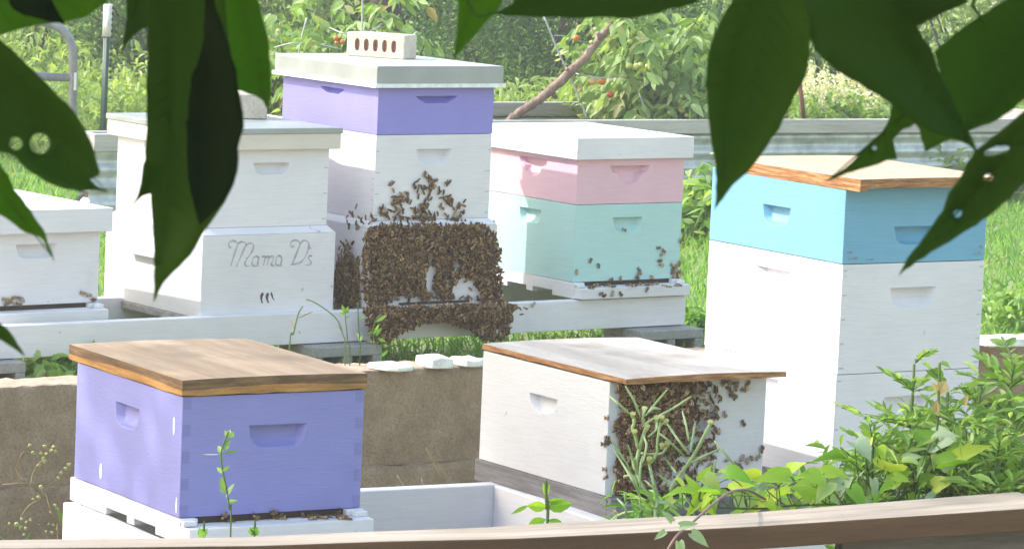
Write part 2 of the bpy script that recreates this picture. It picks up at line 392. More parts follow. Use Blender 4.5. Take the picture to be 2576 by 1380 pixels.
# ------------------------------------------------------------------ retaining wall, stones
def rough_slab(name, a0, a1, b0, b1, z0, z1, na, nb, nz, amp, mats):
    bm = bmesh.new(); idx = {}
    def vert(i, j, k):
        key = (i, j, k)
        if key not in idx:
            a = a0 + (a1-a0)*i/na; b = b0 + (b1-b0)*j/nb; z = z0 + (z1-z0)*k/nz
            e = amp * (1.6 if k == nz else 1)
            idx[key] = bm.verts.new(garden(a, b, z) + Vector((random.gauss(0, e), random.gauss(0, e), random.gauss(0, e*.8))))
        return idx[key]
    def q(vs, mi):
        f = bm.faces.new(vs); f.material_index = mi; f.smooth = True
    for i in range(na):
        for k in range(nz):
            q([vert(i,0,k), vert(i+1,0,k), vert(i+1,0,k+1), vert(i,0,k+1)], 0)
            q([vert(i+1,nb,k), vert(i,nb,k), vert(i,nb,k+1), vert(i+1,nb,k+1)], 0)
        for j in range(nb):
            q([vert(i,j,nz), vert(i+1,j,nz), vert(i+1,j+1,nz), vert(i,j+1,nz)], 1)
    for j in range(nb):
        for k in range(nz):
            q([vert(0,j+1,k), vert(0,j,k), vert(0,j,k+1), vert(0,j+1,k+1)], 0)
            q([vert(na,j,k), vert(na,j+1,k), vert(na,j+1,k+1), vert(na,j,k+1)], 0)
    me = bpy.data.meshes.new(name); bm.to_mesh(me); bm.free()
    for m in mats: me.materials.append(m)
    o = bpy.data.objects.new(name, me); COL.objects.link(o); return o
wall = empty('retaining_wall', garden(0, 0, FRONT_Z))
tag(wall, 'low rough tan concrete retaining wall running between the two rows of beehives', 'wall')
def under(o, root):
    o.parent = root; o.matrix_parent_inverse = (Matrix.Translation(root.location) @ Matrix.Rotation(root.rotation_euler.z, 4, 'Z')).inverted()
    return o
under(rough_slab('wall_course', -2.6, 4.4, 0, .15, -.1395, WALL_Z, 260, 6, 12, .0012, [WALLM, WALLT]), wall)
under(rough_slab('wall_footing', -2.6, 4.4, -.012, .15, FRONT_Z-.05, -.140, 200, 4, 8, .002, [WALLM, WALLM]), wall)
def stone(name, uvs, Y, h, label, thick=.12):
    """A flat broken slab: irregular outline, uneven top."""
    (u0, v0), (u1, v1) = uvs
    c = at((u0+u1)/2, v1, Y); wd = (u1-u0)/FPX*Y
    b = MB(); n = 11; lo = []; hi = []
    for k in range(n):
        t = 2*math.pi*k/n; rr = random.uniform(.8, 1.08)
        x = math.copysign(abs(math.cos(t))**.7, math.cos(t))*wd/2*rr; y = math.copysign(abs(math.sin(t))**.7, math.sin(t))*thick*rr
        lo.append(b.bm.verts.new((x*1.03, y*1.03, 0))); hi.append(b.bm.verts.new((x, y, h*random.uniform(.75, 1.05))))
    ct = b.bm.verts.new((0, 0, h))
    for k in range(n):
        b.bm.faces.new((lo[k], lo[(k+1)%n], hi[(k+1)%n], hi[k])); b.bm.faces.new((hi[k], hi[(k+1)%n], ct))
    b.bm.faces.new(list(reversed(lo)))
    o = b.build(name, STONE, loc=Vector((c.x, c.y, WALL_Z+.002)) + V2*.05, bevel=.004, rz=YAW)
    tag(o, label, 'stone'); return o
for uv, h, lab in (([(955,905),(1062,922)], .016, 'thin white stone on the wall top left of the big white slab'),
                   ([(1072,893),(1158,921)], .032, 'thick white stone slab tilted on the wall top in front of the grass'),
                   ([(1160,903),(1232,920)], .02, 'flat white stone on the wall top next to the cluster hive lid')):
    wy = WALL0.y + (uv[0][0]-1100)/FPX*10.8*math.tan(YAW)*1.06
    stone('wall_stone', uv, wy, h, lab, .06)
stone('wall_stone', [(2468,854),(2640,880)], WALL0.y+1.02, .026, 'long white stone on the wall top at the right edge of the picture', .06)

# ------------------------------------------------------------------ beehives
def hold(kind, c, zt, wd=.125, h=.042):
    """A cut handhold: centre, top edge, height and half width at each step down."""
    def hw(t):
        if kind == 'scoop': return wd/2 - .010*t - (.020*(1-math.sqrt(max(0, 1-((t-.55)/.45)**2))) if t > .55 else 0)
        if kind == 'moon': return max(wd/2*math.sqrt(max(0, 1-t*t)), wd*.06)
        if kind == 'slot': return max(wd/2*(1-t)**.33, wd*.30)
        if t < .30: return wd/2*(1-.30*t)                       # bowl: wide slot, smaller half moon under it
        if t < .46: return wd*(.455 - (t-.30)/.16*.165)
        return max(wd*.29*math.sqrt(max(0, 1-((t-.46)/.54)**2)), wd*.05)
    return (c, zt, h, hw)
def panel(bm, rect, holes, to3, depth, mi=0):
    """A flat panel with handholds cut as by a saw: deepest under the straight top edge, curving out to the bottom."""
    (a0, a1, z0, z1) = rect
    outer = [bm.verts.new(to3(a, z, 0)) for a, z in ((a0,z0),(a1,z0),(a1,z1),(a0,z1))]
    E = []
    for i in range(4): E.append(bm.edges.new((outer[i], outer[(i+1)%4])))
    ts = [0, .12, .24, .30, .36, .46, .55, .64, .73, .82, .90, .96, 1.0]; nc = 10
    for (c, zt, h, hw) in holes:
        grid = []
        for t in ts:
            w_ = hw(t); row = []
            for k in range(nc+1):
                sx = -1 + 2*k/nc; d = depth*math.sqrt(max(0, 1-t*t))*(1-abs(sx)**8)
                row.append(bm.verts.new(to3(c + w_*sx, zt - h*t, d)))
            grid.append(row)
        for r0, r1 in zip(grid, grid[1:]):
            for k in range(nc):
                f = bm.faces.new((r0[k], r0[k+1], r1[k+1], r1[k])); f.material_index = mi; f.smooth = True
        lip = [grid[0][0]] + [bm.verts.new(to3(c + hw(0)*(-1+2*k/nc), zt, 0)) for k in range(1, nc)] + [grid[0][-1]]
        for k in range(nc):
            q = [lip[k], lip[k+1], grid[0][k+1], grid[0][k]]; q = [v for i, v in enumerate(q) if v not in q[:i]]
            if len(q) > 2: f = bm.faces.new(q); f.material_index = mi
        rim = lip + [r_[-1] for r_ in grid[1:]] + list(reversed(grid[-1][1:-1])) + [r_[0] for r_ in reversed(grid[1:])]
        for i in range(len(rim)):
            p, q = rim[i], rim[(i+1) % len(rim)]
            ed = bm.edges.get((p, q)) or bm.edges.new((p, q)); E.append(ed)
    r = bmesh.ops.triangle_fill(bm, use_beauty=True, use_dissolve=False, edges=E)
    for f in r['geom']:
        if isinstance(f, bmesh.types.BMFace): f.material_index = mi
def hive_box(name, root, W, L, z0, z1, mats, front=(), side=(), joints=None, tick=None, bevel=.0016, parent=None, grow=0.0):
    """One hive body: four boards, handholds in front and side, box joints at the corners."""
    b = MB(); bm = b.bm; x0, x1 = -W/2-grow, W/2+grow; y0, y1 = -grow, L+grow
    panel(bm, (x0, x1, z0, z1), front, lambda a, z, d: (a, y0+d, z), .027)
    panel(bm, (y0, y1, z0, z1), side, lambda a, z, d: (x0+d, a, z), .024)
    for q in (((x1,y0,z0),(x1,y1,z0),(x1,y1,z1),(x1,y0,z1)), ((x0,y1,z0),(x0,y1,z1),(x1,y1,z1),(x1,y1,z0)),
              ((x0,y0,z1),(x1,y0,z1),(x1,y1,z1),(x0,y1,z1)), ((x0,y0,z0),(x0,y1,z0),(x1,y1,z0),(x1,y0,z0))):
        b.face(q)
    if joints:
        st = (z1-z0)/joints
        for k in range(0, joints, 2):
            za, zb = z0+st*k+.0015, z0+st*(k+1)-.0015
            for xa, xb in ((x0+.0025, x0+.019), (x1-.019, x1-.0025)): b.face([(xa,y0-.0005,za),(xb,y0-.0005,za),(xb,y0-.0005,zb),(xa,y0-.0005,zb)], 1)
    if tick:
        st = (z1-z0)/tick
        for k in range(tick):
            z = z0+st*(k+.5); sc = random.uniform(.7, 1.2); mi = 1 + k % 2
            for xa, xb in ((x0+.003, x0+.003+.013*sc), (x1-.003-.015*sc, x1-.003)): b.face([(xa,y0-.0005,z-.0016),(xb,y0-.0005,z-.0016),(xb,y0-.0005,z+.0016),(xa,y0-.0005,z+.0016)], mi)
            zz = z+st*.4; b.face([(x0-.0005,y0+.004,zz-.0013),(x0-.0005,y0+.004+.011*sc,zz-.0013),(x0-.0005,y0+.004+.011*sc,zz+.0013),(x0-.0005,y0+.004,zz+.0013)], 1)
    ml = [mats[0]] + ([mats[1]] if joints else [JNT, JNL] if tick else [])
    o = b.build(name, ml, parent or root, bevel=bevel)
    if z0 > .2: o.rotation_euler = (0, 0, R(random.uniform(-.45, .45))); o.location = (random.uniform(-.0015,.0015), random.uniform(-.0015,.0015), 0)
    return o
def bottom_board(root, W, L, z0, z1, mats, reach=.055, slots=True, back=.012, name='bottom_board'):
    """Hive floor: side rails with cut-outs, landing board reaching out in front of the entrance."""
    b = MB(); h = z1-z0; x0, x1 = -W/2-.003, W/2+.003
    def railx(xa, xb):
        ys = [-.012, .10, .20, .235, .335, L+back]      # solid, slot, solid, slot, solid
        for i in range(5):
            lo = z0 + (h*.30 if (slots and i in (1, 3)) else 0)
            b.box(xa, xb, ys[i], ys[i+1], lo, z1)
    railx(x0, x0+.04); railx(x1-.04, x1)
    b.box(x0+.04, x1-.04, L-.02, L+back, z0+h*.35, z1)
    b.box(x0+.04, x1-.04, -.012, L-.02, z0+h*.42, z0+h*.74, 1)
    o = b.build(name, mats, root, bevel=.0018)
    l = MB(); l.box(x0, x1, -reach, -.012, z0+h*.05, z0+h*.74)
    l.box(x0, x0+.03, -.028, -.012, z0+h*.74, z1-.002); l.box(x1-.03, x1, -.028, -.012, z0+h*.74, z1-.002)
    l.build('landing_board', mats[0], o, bevel=.002)
    e = MB(); e.box(x0+.04, x1-.04, .004, .03, z0+h*.745, z1-.0005); e.build('entrance', DARK, o)  # solid dark bar in the slot, the opening's shade as colour
    return o
def board_lid(name, root, x0, x1, y0, y1, z0, z1, mats, bow=.0, lab=None, cleat=0):
    """A sheet of wood: slightly bowed top, rough edges."""
    b = MB(); n = 12
    for i in range(n):
        for j in range(n):
            xs = [x0+(x1-x0)*k/n for k in (i, i+1)]; ys = [y0+(y1-y0)*k/n for k in (j, j+1)]
            zf = lambda x, y: bow*(1-((x-(x0+x1)/2)/((x1-x0)/2))**2) 
            b.face([(xs[0],ys[0],z1+zf(xs[0],0)),(xs[1],ys[0],z1+zf(xs[1],0)),(xs[1],ys[1],z1+zf(xs[1],0)),(xs[0],ys[1],z1+zf(xs[0],0))], 0)
    def edge(p, q, k=24):
        pts = [Vector(p).lerp(Vector(q), i/k) for i in range(k+1)]
        zf = lambda p: bow*(1-((p.x-(x0+x1)/2)/((x1-x0)/2))**2)
        low = [random.uniform(-.0012, .0012) for _ in pts]
        for i in range(k):
            a, c = pts[i], pts[i+1]
            if len(mats) > 2:
                ha, hc = (z0*.55+z1*.45 + .003*math.sin(i*.55+p[0]*9), z0*.55+z1*.45 + .003*math.sin((i+1)*.55+p[0]*9))
                b.face([(a.x,a.y,z0+low[i]),(c.x,c.y,z0+low[i+1]),(c.x,c.y,hc),(a.x,a.y,ha)], 1)
                b.face([(a.x,a.y,ha),(c.x,c.y,hc),(c.x,c.y,z1+zf(c)),(a.x,a.y,z1+zf(a))], 2)
            else: b.face([(a.x,a.y,z0+low[i]),(c.x,c.y,z0+low[i+1]),(c.x,c.y,z1+zf(c)),(a.x,a.y,z1+zf(a))], 1)
    edge((x0,y0,0),(x1,y0,0),12); edge((x1,y0,0),(x1,y1,0),12); edge((x1,y1,0),(x0,y1,0),12); edge((x0,y1,0),(x0,y0,0),12)
    b.face([(x0,y0,z0),(x0,y1,z0),(x1,y1,z0),(x1,y0,z0)], 1)
    if cleat:
        b.box(x0+.001, x0+.022, y0+.002, y1-.002, z0-cleat, z0+.002, 1)
        b.box(x1-.022, x1-.001, y0+.002, y1-.002, z0-cleat, z0+.002, 1)
    return b.build(name, mats, root, bevel=.0012, merge=False)
def tele_lid(root, W, L, p, z0, z1, mats, rim=True, cap=0.0, lip=False):
    b = MB(); b.box(-W/2-p, W/2+p, -p, L+p, z0, z1)
    o = b.build('lid', mats[0], root, bevel=.002)
    if cap:
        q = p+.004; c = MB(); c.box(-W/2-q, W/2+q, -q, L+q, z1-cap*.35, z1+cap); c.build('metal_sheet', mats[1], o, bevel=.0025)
    if lip:
        c = MB(); q = p+.006; t = .011
        for (xa, xb, ya, yb) in ((-W/2-q, W/2+q, -q, -p-.0005), (-W/2-q, W/2+q, L+p+.0005, L+q), (-W/2-q, -W/2-p-.0005, -p-.0005, L+p+.0005), (W/2+p+.0005, W/2+q, -p-.0005, L+p+.0005)):
            c.box(xa, xb, ya, yb, z0-.001, z0+t)
        c.build('drip_edge', LIP, o, bevel=.001)
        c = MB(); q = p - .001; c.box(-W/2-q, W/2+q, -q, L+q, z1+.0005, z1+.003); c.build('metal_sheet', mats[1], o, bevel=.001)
    return o
HV = {}
def hive(key, x, y, z, yaw, s, label):
    W, L = .413*s, .505*s; c, sn = math.cos(R(yaw)), math.sin(R(yaw))
    r = empty('beehive', (x + W/2*c, y + W/2*sn, z), R(yaw)); tag(r, label, 'beehive')
    HV[key] = (r, W, L); return r, W, L
def hv_world(key, p):
    r = HV[key][0]; return Matrix.Translation(r.location) @ Matrix.Rotation(r.rotation_euler.z, 4, 'Z') @ Vector(p)
def hv_plane(key, axis, d):
    """A hive's own front (axis y) or side (axis x) plane, d metres along that axis."""
    r = HV[key][0]; n = Matrix.Rotation(r.rotation_euler.z, 4, 'Z') @ (Vector((0,1,0)) if axis == 'y' else Vector((1,0,0)))
    return hv_world(key, (0, d, 0) if axis == 'y' else (d, 0, 0)), n
def hv_local(key, P):
    r = HV[key][0]; return (Matrix.Translation(r.location) @ Matrix.Rotation(r.rotation_euler.z, 4, 'Z')).inverted() @ P
def px_local(key, u, v, axis, d):
    p0, n = hv_plane(key, axis, d); return hv_local(key, on_plane(u, v, p0, n))

LB = .262                                     # height of the double walled lower boxes
# -- front row, left: periwinkle hive
r, W, L = hive('fp', -.644, 7.617, CAM_Z-1.371, 31.1, .998, 'low periwinkle hive with thick brown wooden lid at the front left')
hive_box('hive_body', r, W, L, 0, .244, [PUR, PUJ], [hold('scoop', .01, .180, .132, .046)], [hold('scoop', .255, .190, .115, .046)], joints=9)
for (u, v, a, h) in ((254,1184,.007,.017),(438,1070,.005,.019),(444,1270,.004,.017)):
    q = px_local('fp', u, v, 'x', -W/2); j = MB()
    ring = [(-W/2-.0006, q.y+a*math.cos(k*math.pi/7), q.z+h*math.sin(k*math.pi/7)) for k in range(14)]; j.face(ring)
    j.build('paint_chip', PW, r)
board_lid('lid', r, -W/2-.004, W/2+.003, -.004, L+.035, .2465, .278, [LIDW, EDGW, EDGD], bow=.003)
bottom_board(r, W, L, -.050, -.001, [PW, PW])
# -- front row, middle: white hive, bees over its front
r, W, L = hive('fw', .218, 8.149, CAM_Z-1.379, 32.8, 1.003, 'white single box hive with thin plywood lid and bees covering its front')
hive_box('hive_body', r, W, L, 0, .244, [PWB, PWD], [hold('moon', .03, .17, .10, .04)], [hold('moon', .255, .178, .112, .040)])
board_lid('lid', r, -W/2-.001, W/2+.006, -.062, L+.004, .2485, .2595, [PLYT, PLYE], bow=.004)
bottom_board(r, W, L, -.050, -.001, [DARKW, DARKW], slots=False, reach=.05)
# -- front row, right: tall white hive with the blue box
r, W, L = hive('right', .732, 8.541, CAM_Z-1.397, 33.2, .993, 'tall hive of two white boxes under a sky blue box and pale wooden lid')
hive_box('hive_body', r, W, L, 0, .2455, [PW, PW], [hold('scoop', 0, .19, .13, .045)], [hold('moon', .27, .205, .115, .03)], tick=9)
hive_box('hive_body', r, W, L, .247, .493, [PW, PW], [hold('scoop', 0, .437, .132, .045)], [hold('slot', .255, .455, .135, .022)], tick=9)
b = hive_box('honey_super', r, W, L, .4945, .664, [BLU, BLW], [hold('scoop', .0, .575, .125, .04)], [hold('scoop', .25, .598, .105, .042)])
for (xa, xb, za, zb) in ((-W/2+.004,-W/2+.05,.503,.512),(-W/2+.006,-W/2+.03,.516,.523),(W/2-.04,W/2-.002,.505,.515),(W/2-.02,W/2-.001,.520,.530),(-W/2+.06,-W/2+.09,.5,.507)):
    j = MB(); n = 9; cx, cz = (xa+xb)/2, (za+zb)/2
    j.face([(cx+(xb-xa)/2*math.cos(k*2*math.pi/n)*random.uniform(.5,1.1), -.0006, cz+(zb-za)/2*math.sin(k*2*math.pi/n)*random.uniform(.4,1.2)) for k in range(n)])
    j.build('worn_patch', BLW, b)
board_lid('lid', r, -W/2-.004, W/2+.004, -.055, L-.012, .668, .688, [PLYL, PLYE], bow=.002, cleat=.008)
bottom_board(r, W, L, -.050, -.001, [DARKW, DARKW], slots=False)
# -- back row: tall hive with the galvanised lid, covered by the swarm
r, W, L = hive('tall', -.417, 11.380, CAM_Z-1.130, 36.5, 1.02, 'tall violet and white hive with galvanised lid and a brown swarm on its base')
hive_box('hive_body', r, W, L, -.004, .2495, [PW, PW], [hold('scoop', 0, .206, .13, .044)], [], tick=8)
hive_box('honey_super', r, W, L, .251, .412, [PUR2, PUJ], [hold('slot', .0, .365, .155, .022)], [hold('slot', .245, .372, .13, .018)])
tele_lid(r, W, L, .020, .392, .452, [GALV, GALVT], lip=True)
def lower_box(r, W, L, mats):
    g = .020; o = hive_box('hive_body', r, W, L, -LB, -.024, mats, grow=g)
    b = MB(); a = [(-W/2-g,-g),(W/2+g,-g),(W/2+g,L+g),(-W/2-g,L+g)]; c = [(-W/2-.001,-.001),(W/2+.001,-.001),(W/2+.001,L+.001),(-W/2-.001,L+.001)]
    lo = [b.bm.verts.new((*q, -.0235)) for q in a]; hi = [b.bm.verts.new((*q, -.0045)) for q in c]
    for k in range(4): b.bm.faces.new((lo[k], lo[(k+1)%4], hi[(k+1)%4], hi[k]))
    b.bm.faces.new(hi); b.bm.faces.new(list(reversed(lo)))
    b.build('sloped_ledge', mats[0], o, bevel=.002); return o
lower_box(r, W, L, [PW, PW])
b = MB(); b.box(-W/2-.022, W/2+.022, -.085, L+.02, -LB-.040, -LB-.014); ld = b.build('bottom_board', PWD, r, bevel=.002)
b = MB(); b.box(-W/2+.09, W/2-.075, -.024, -.010, -LB+.006, -LB+.0135); b.build('entrance', DARK, r)  # dark strip on the box front, painted shade of the opening
# -- back row: the lettered hive
r, W, L = hive('mama', -.887, 11.063, CAM_Z-1.141, 36.3, 1.01, 'white lettered hive with a cream rimmed grey metal lid and a brick on it')
hive_box('hive_body', r, W, L, -.004, .222, [PW, PW], [hold('scoop', .01, .182, .125, .034)], [], tick=6)
lb = lower_box(r, W, L, [PWD, PWD])
tele_lid(r, W, L, .024, .222, .272, [PCR, GALV], cap=.013)
b = MB(); q = [(-W/2-.020, -.052), (-W/2-.046, -.092), (-W/2-.046, -.112), (-W/2-.020, -.112)]
for (ya, yb) in ((.19, .37),):
    lo = [b.bm.verts.new((x, ya, z)) for x, z in q]; hi = [b.bm.verts.new((x, yb, z)) for x, z in q]
    for k in range(4): b.bm.faces.new((lo[k], lo[(k+1)%4], hi[(k+1)%4], hi[k]))
    b.bm.faces.new(lo); b.bm.faces.new(list(reversed(hi)))
b.build('handle', PW, lb, bevel=.0015)
b = MB(); b.box(-W/2-.026, W/2+.026, -.026, L+.03, -LB-.022, -LB-.001); b.build('bottom_board', GREYW, r, bevel=.002)
def ink(strokes, wd, mat, name, dy=.0206):
    b = MB()
    for st in strokes:
        pts = []
        for (x, y) in st:
            u, v = (820 + x*380/1748)*.67083, (860 + y*300/1380)*.67083
            q = px_local('mama', u, v, 'y', -.020); pts.append((q.x, -dy, q.z))
        sm = spline(pts, 5)
        b.ribbon(sm, [wd*(.8+.3*math.sin(i*.37)) for i in range(len(sm))], Vector((0,-1,0)))
    return b.build(name, mat, lb, merge=False)
ink([[(215,310),(185,300),(170,260),(190,215),(240,195),(290,210),(325,250),(300,330),(270,430),(235,540),(205,630)],
     [(325,255),(370,220),(430,215),(470,250),(440,330),(390,440),(340,560),(305,640)],
     [(470,280),(510,245),(560,235),(600,265),(590,340),(550,420),(490,500),(455,570),(460,620),(490,635),(525,625)],
     [(690,485),(650,460),(600,490),(575,560),(582,615),(620,628),(690,626)], [(692,470),(680,540),(668,622)],
     [(740,475),(790,465),(802,485),(770,622)], [(802,490),(850,460),(862,485),(830,622)], [(864,490),(915,460),(945,482),(922,560),(905,608),(955,628)],
     [(1088,490),(1050,452),(1000,480),(983,560),(992,612),(1095,616)], [(1088,485),(1080,560),(1062,612)],
     [(1300,268),(1270,300),(1240,280),(1245,225),(1290,190),(1350,190),(1400,240),(1370,340),(1320,470),(1265,600)],
     [(1405,252),(1440,205),(1490,190),(1540,220),(1555,280),(1530,380),(1480,490),(1420,560),(1350,590),(1240,608)],
     [(1572,305),(1576,338)],
     [(1610,462),(1570,450),(1545,490),(1570,530),(1595,570),(1570,605),(1495,610)]], .0058, INK, 'painted_lettering')
ink([[(765,1095),(740,1140),(735,1200),(752,1268)], [(852,1095),(832,1150),(838,1215),(860,1262)]], .0088, INKD, 'painted_bee_stripes')
ink([[(905,1085),(915,1130),(930,1180),(955,1212)]], .0055, INKD, 'painted_bee_tail', .0208)
# -- back row: pink and mint hive
r, W, L = hive('pink', .188, 11.836, CAM_Z-1.343, 36.5, 1.014, 'hive with a pink box on a mint green box under a white lid')
hive_box('hive_body', r, W, L, 0, .2385, [TEA, TEA], [hold('scoop', -.005, .197, .118, .044)], [hold('scoop', .235, .205, .115, .044)])
hive_box('honey_super', r, W, L, .240, .398, [PNK, PNK], [hold('bowl', -.005, .358, .155, .058)], [hold('bowl', .23, .365, .15, .058)])
tele_lid(r, W, L, .020, .380, .447, [PW])
bottom_board(r, W, L, -.050, -.001, [PW, PW])
# -- back row, far left
r, W, L = hive('left', -1.505, 10.703, CAM_Z-1.358, 37.6, 1.0, 'plain white hive with white lid cut off by the left edge')
hive_box('hive_body', r, W, L, 0, .224, [PWD, PWD], [hold('scoop', 0, .172, .135, .04)], [])
tele_lid(r, W, L, .026, .205, .272, [PW])
bottom_board(r, W, L, -.050, -.001, [PW, PW])

# ------------------------------------------------------------------ bricks on the lids
def cored_brick(loc, rz, label):
    r = empty('brick', loc, rz); tag(r, label, 'brick')
    b = MB(); bm = b.bm; l, d, h = .196, .088, .073
    def oval(cx): return [(cx+.0085*math.cos(k*2*math.pi/12), h*.5+.019*math.copysign(abs(math.sin(k*2*math.pi/12))**.7, math.sin(k*2*math.pi/12))) for k in range(12)]
    cs = [-.062+.031*k for k in range(5)]
    for y, flip in ((0, 1), (d, -1)):
        outer = [bm.verts.new((x, y, z)) for x, z in ((-l/2,0),(l/2,0),(l/2,h),(-l/2,h))]
        E = [bm.edges.new((outer[i], outer[(i+1)%4])) for i in range(4)]
        for cx in cs:
            rim = [bm.verts.new((x, y, z)) for x, z in oval(cx)]
            for i in range(12): E.append(bm.edges.new((rim[i], rim[(i+1)%12])))
        bmesh.ops.triangle_fill(bm, use_beauty=True, edges=E)
    for q in (((-l/2,0,0),(-l/2,d,0),(-l/2,d,h),(-l/2,0,h)), ((l/2,0,0),(l/2,d,0),(l/2,d,h),(l/2,0,h)), ((-l/2,0,h),(l/2,0,h),(l/2,d,h),(-l/2,d,h)), ((-l/2,0,0),(l/2,0,0),(l/2,d,0),(-l/2,d,0))): b.face(q)
    b.build('brick_body', BRICK, r, bevel=.0035, seg=2)
    c = MB()
    for cx in cs:
        o = oval(cx)
        for k in range(12):
            (xa, za), (xb, zb) = o[k], o[(k+1)%12]
            c.face([(xa,.004,za),(xb,.004,zb),(xb,.020,zb),(xa,.020,za)])
        c.face([(x, .019, z) for x, z in o])
    c.build('brick_core', BRICKH, r, merge=False)
    return r
zt = HV['tall'][0].location.z + .4555
p = on_z(1016, 150, zt); brz = R(-24)
cored_brick(p - Vector((math.cos(brz), math.sin(brz), 0))*.098, brz, 'pale cored brick with five holes on the galvanised lid of the swarm hive')
zt = HV['mama'][0].location.z + .286
p = on_z(672, 300, zt)
cored_brick(p - Matrix.Rotation(R(-68), 3, 'Z') @ Vector((.098, .088, 0)), R(-68), 'pale brick on the grey metal lid, half hidden behind a hanging leaf')

# ------------------------------------------------------------------ hive stands and blocks
def beam(b, p, q, t, z0, z1, mi=0):
    """An upright plank between two ground points, thickness t to the left of its run."""
    p = Vector((p[0], p[1], 0)); q = Vector((q[0], q[1], 0)); d = (q-p).normalized(); n = Vector((-d.y, d.x, 0))
    M = Matrix((( d.x, n.x, 0, p.x), (d.y, n.y, 0, p.y), (0, 0, 1, 0), (0, 0, 0, 1)))
    b.box(0, (q-p).length, 0, t, z0, z1, mi, M)
# back stand
zb1 = HV['pink'][0].location.z - .0515; zb0 = zb1 - .092
py = R(36.5); ub = Vector((math.cos(py), math.sin(py), 0)); vb = Vector((-math.sin(py), math.cos(py), 0))
f0 = hv_world('pink', (HV['pink'][1]/2+.005, -.035, 0)); f0.z = 0
st = empty('hive_stand', (f0.x, f0.y, zb0)); tag(st, 'long low white timber stand carrying the back row of hives on concrete blocks', 'hive stand')
end_l = f0 - ub*2.55
for nm, (p, q), t, dz in (('front_beam', (end_l, f0), .038, 0), ('rear_beam', (end_l+vb*.47, f0+vb*.47), .038, 0),
                      ('end_beam', (f0-ub*.038+vb*.039, f0-ub*.038+vb*.469), -.038, -.001), ('cross_beam', (end_l+ub*1.42+vb*.039, end_l+ub*1.42+vb*.469), .038, -.001)):
    b = MB(); beam(b, p, q, t, zb0+dz, zb1+dz); under(b.build(nm, PWD, bevel=.0025), st)
def hollow_block(u0, u1, vtop, Y, z1, label, depth=.19, ln=None):
    z0 = 0.0; h = z1-z0
    c = at(u1, vtop, Y); ln = ln or (u1-u0)/FPX*Y/math.cos(py)
    r = empty('concrete_block', (c.x, c.y, z0), py); tag(r, label, 'block')
    b = MB(); t = .03
    b.box(-ln, 0, 0, depth, h-t, h); b.box(-ln, 0, 0, depth, 0, t*.4)
    for xa, xb in ((-ln, -ln+.032), (-ln/2-.016, -ln/2+.016), (-.032, 0)): b.box(xa, xb, .001, depth-.001, t*.4, h-t)
    b.build('block_body', BLOCK, r, bevel=.003); 
    k = MB(); k.box(-ln+.03, -.03, depth*.55, depth*.56, t*.4, h-t); k.build('block_web', BLOCK, r)
    return r
def beam_front_y(u):            # depth of the stand's front face under picture column u
    n = vb; d = ray(u, 860); o = Vector((0,0,CAM_Z)); t = ((f0 + Vector((0,0,CAM_Z)))*1.0 - o).dot(n)/Vector((d.x,d.y,0)).dot(n); return d.y*t
hollow_block(800, 962, 874, beam_front_y(900)-.03, zb0-.003, 'grey concrete block under the white stand between lettered hive and swarm', ln=.24)
hollow_block(1608, 1770, 832, beam_front_y(1700)-.03, zb0-.003, 'grey concrete block under the right end of the white stand', ln=.25)
hollow_block(-120, 66, 905, beam_front_y(30)-.03, zb0-.003, 'grey concrete block under the left end of the white stand')
# front stand: an open white frame, a cross beam under the left side of the white hive
zf1 = HV['fp'][0].location.z - .0515; zf0 = zf1 - .115
c0 = on_z(158, 1262, zf1); c1 = on_z(1222, 1211, zf1); c0.z = c1.z = 0
uf = (c1-c0).normalized(); vf = Vector((-uf.y, uf.x, 0))
st = empty('hive_stand', (c0.x, c0.y, zf0)); tag(st, 'open white timber frame carrying the front row of hives', 'hive stand')
far = c0 + uf*2.75; dp = .60
for nm, p, q, t, dz in (('rear_beam', c0, far, -.038, 0), ('front_beam', c0-vf*dp, far-vf*dp, .038, 0),
                    ('side_beam', c0-vf*.0385, c0-vf*(dp-.0385), .038, -.0008), ('side_beam', far-vf*.0385, far-vf*(dp-.0385), -.038, -.0008),
                    ('cross_beam', c1-vf*.0385, c1-vf*(dp-.0385), .038, -.0008)):
    b = MB(); beam(b, p, q, t, zf0+dz, zf1+dz); under(b.build(nm, PW, bevel=.003), st)
b = MB(); beam(b, c0-uf*.035-vf*.02, c0-uf*.035-vf*.5, .03, zf0-.02, zf0+.012); under(b.build('side_ledge', PWD, bevel=.002), st)
for a, bb, lab in ((.15, .1, 'under the periwinkle hive'), (1.0, .1, 'under the middle of the front stand'), (2.3, .1, 'under the tall blue topped hive')):
    q = c0 + uf*a - vf*(dp-bb)
    o = MB(); M = Matrix.Translation((q.x, q.y, 0)) @ Matrix.Rotation(math.atan2(uf.y, uf.x), 4, 'Z')
    o.box(-.1, .1, -.06, dp-.14, FRONT_Z, zf0-.001, 0, M)
    tag(o.build('concrete_block', BLOCK, bevel=.004), 'grey concrete block on the ground ' + lab, 'block')

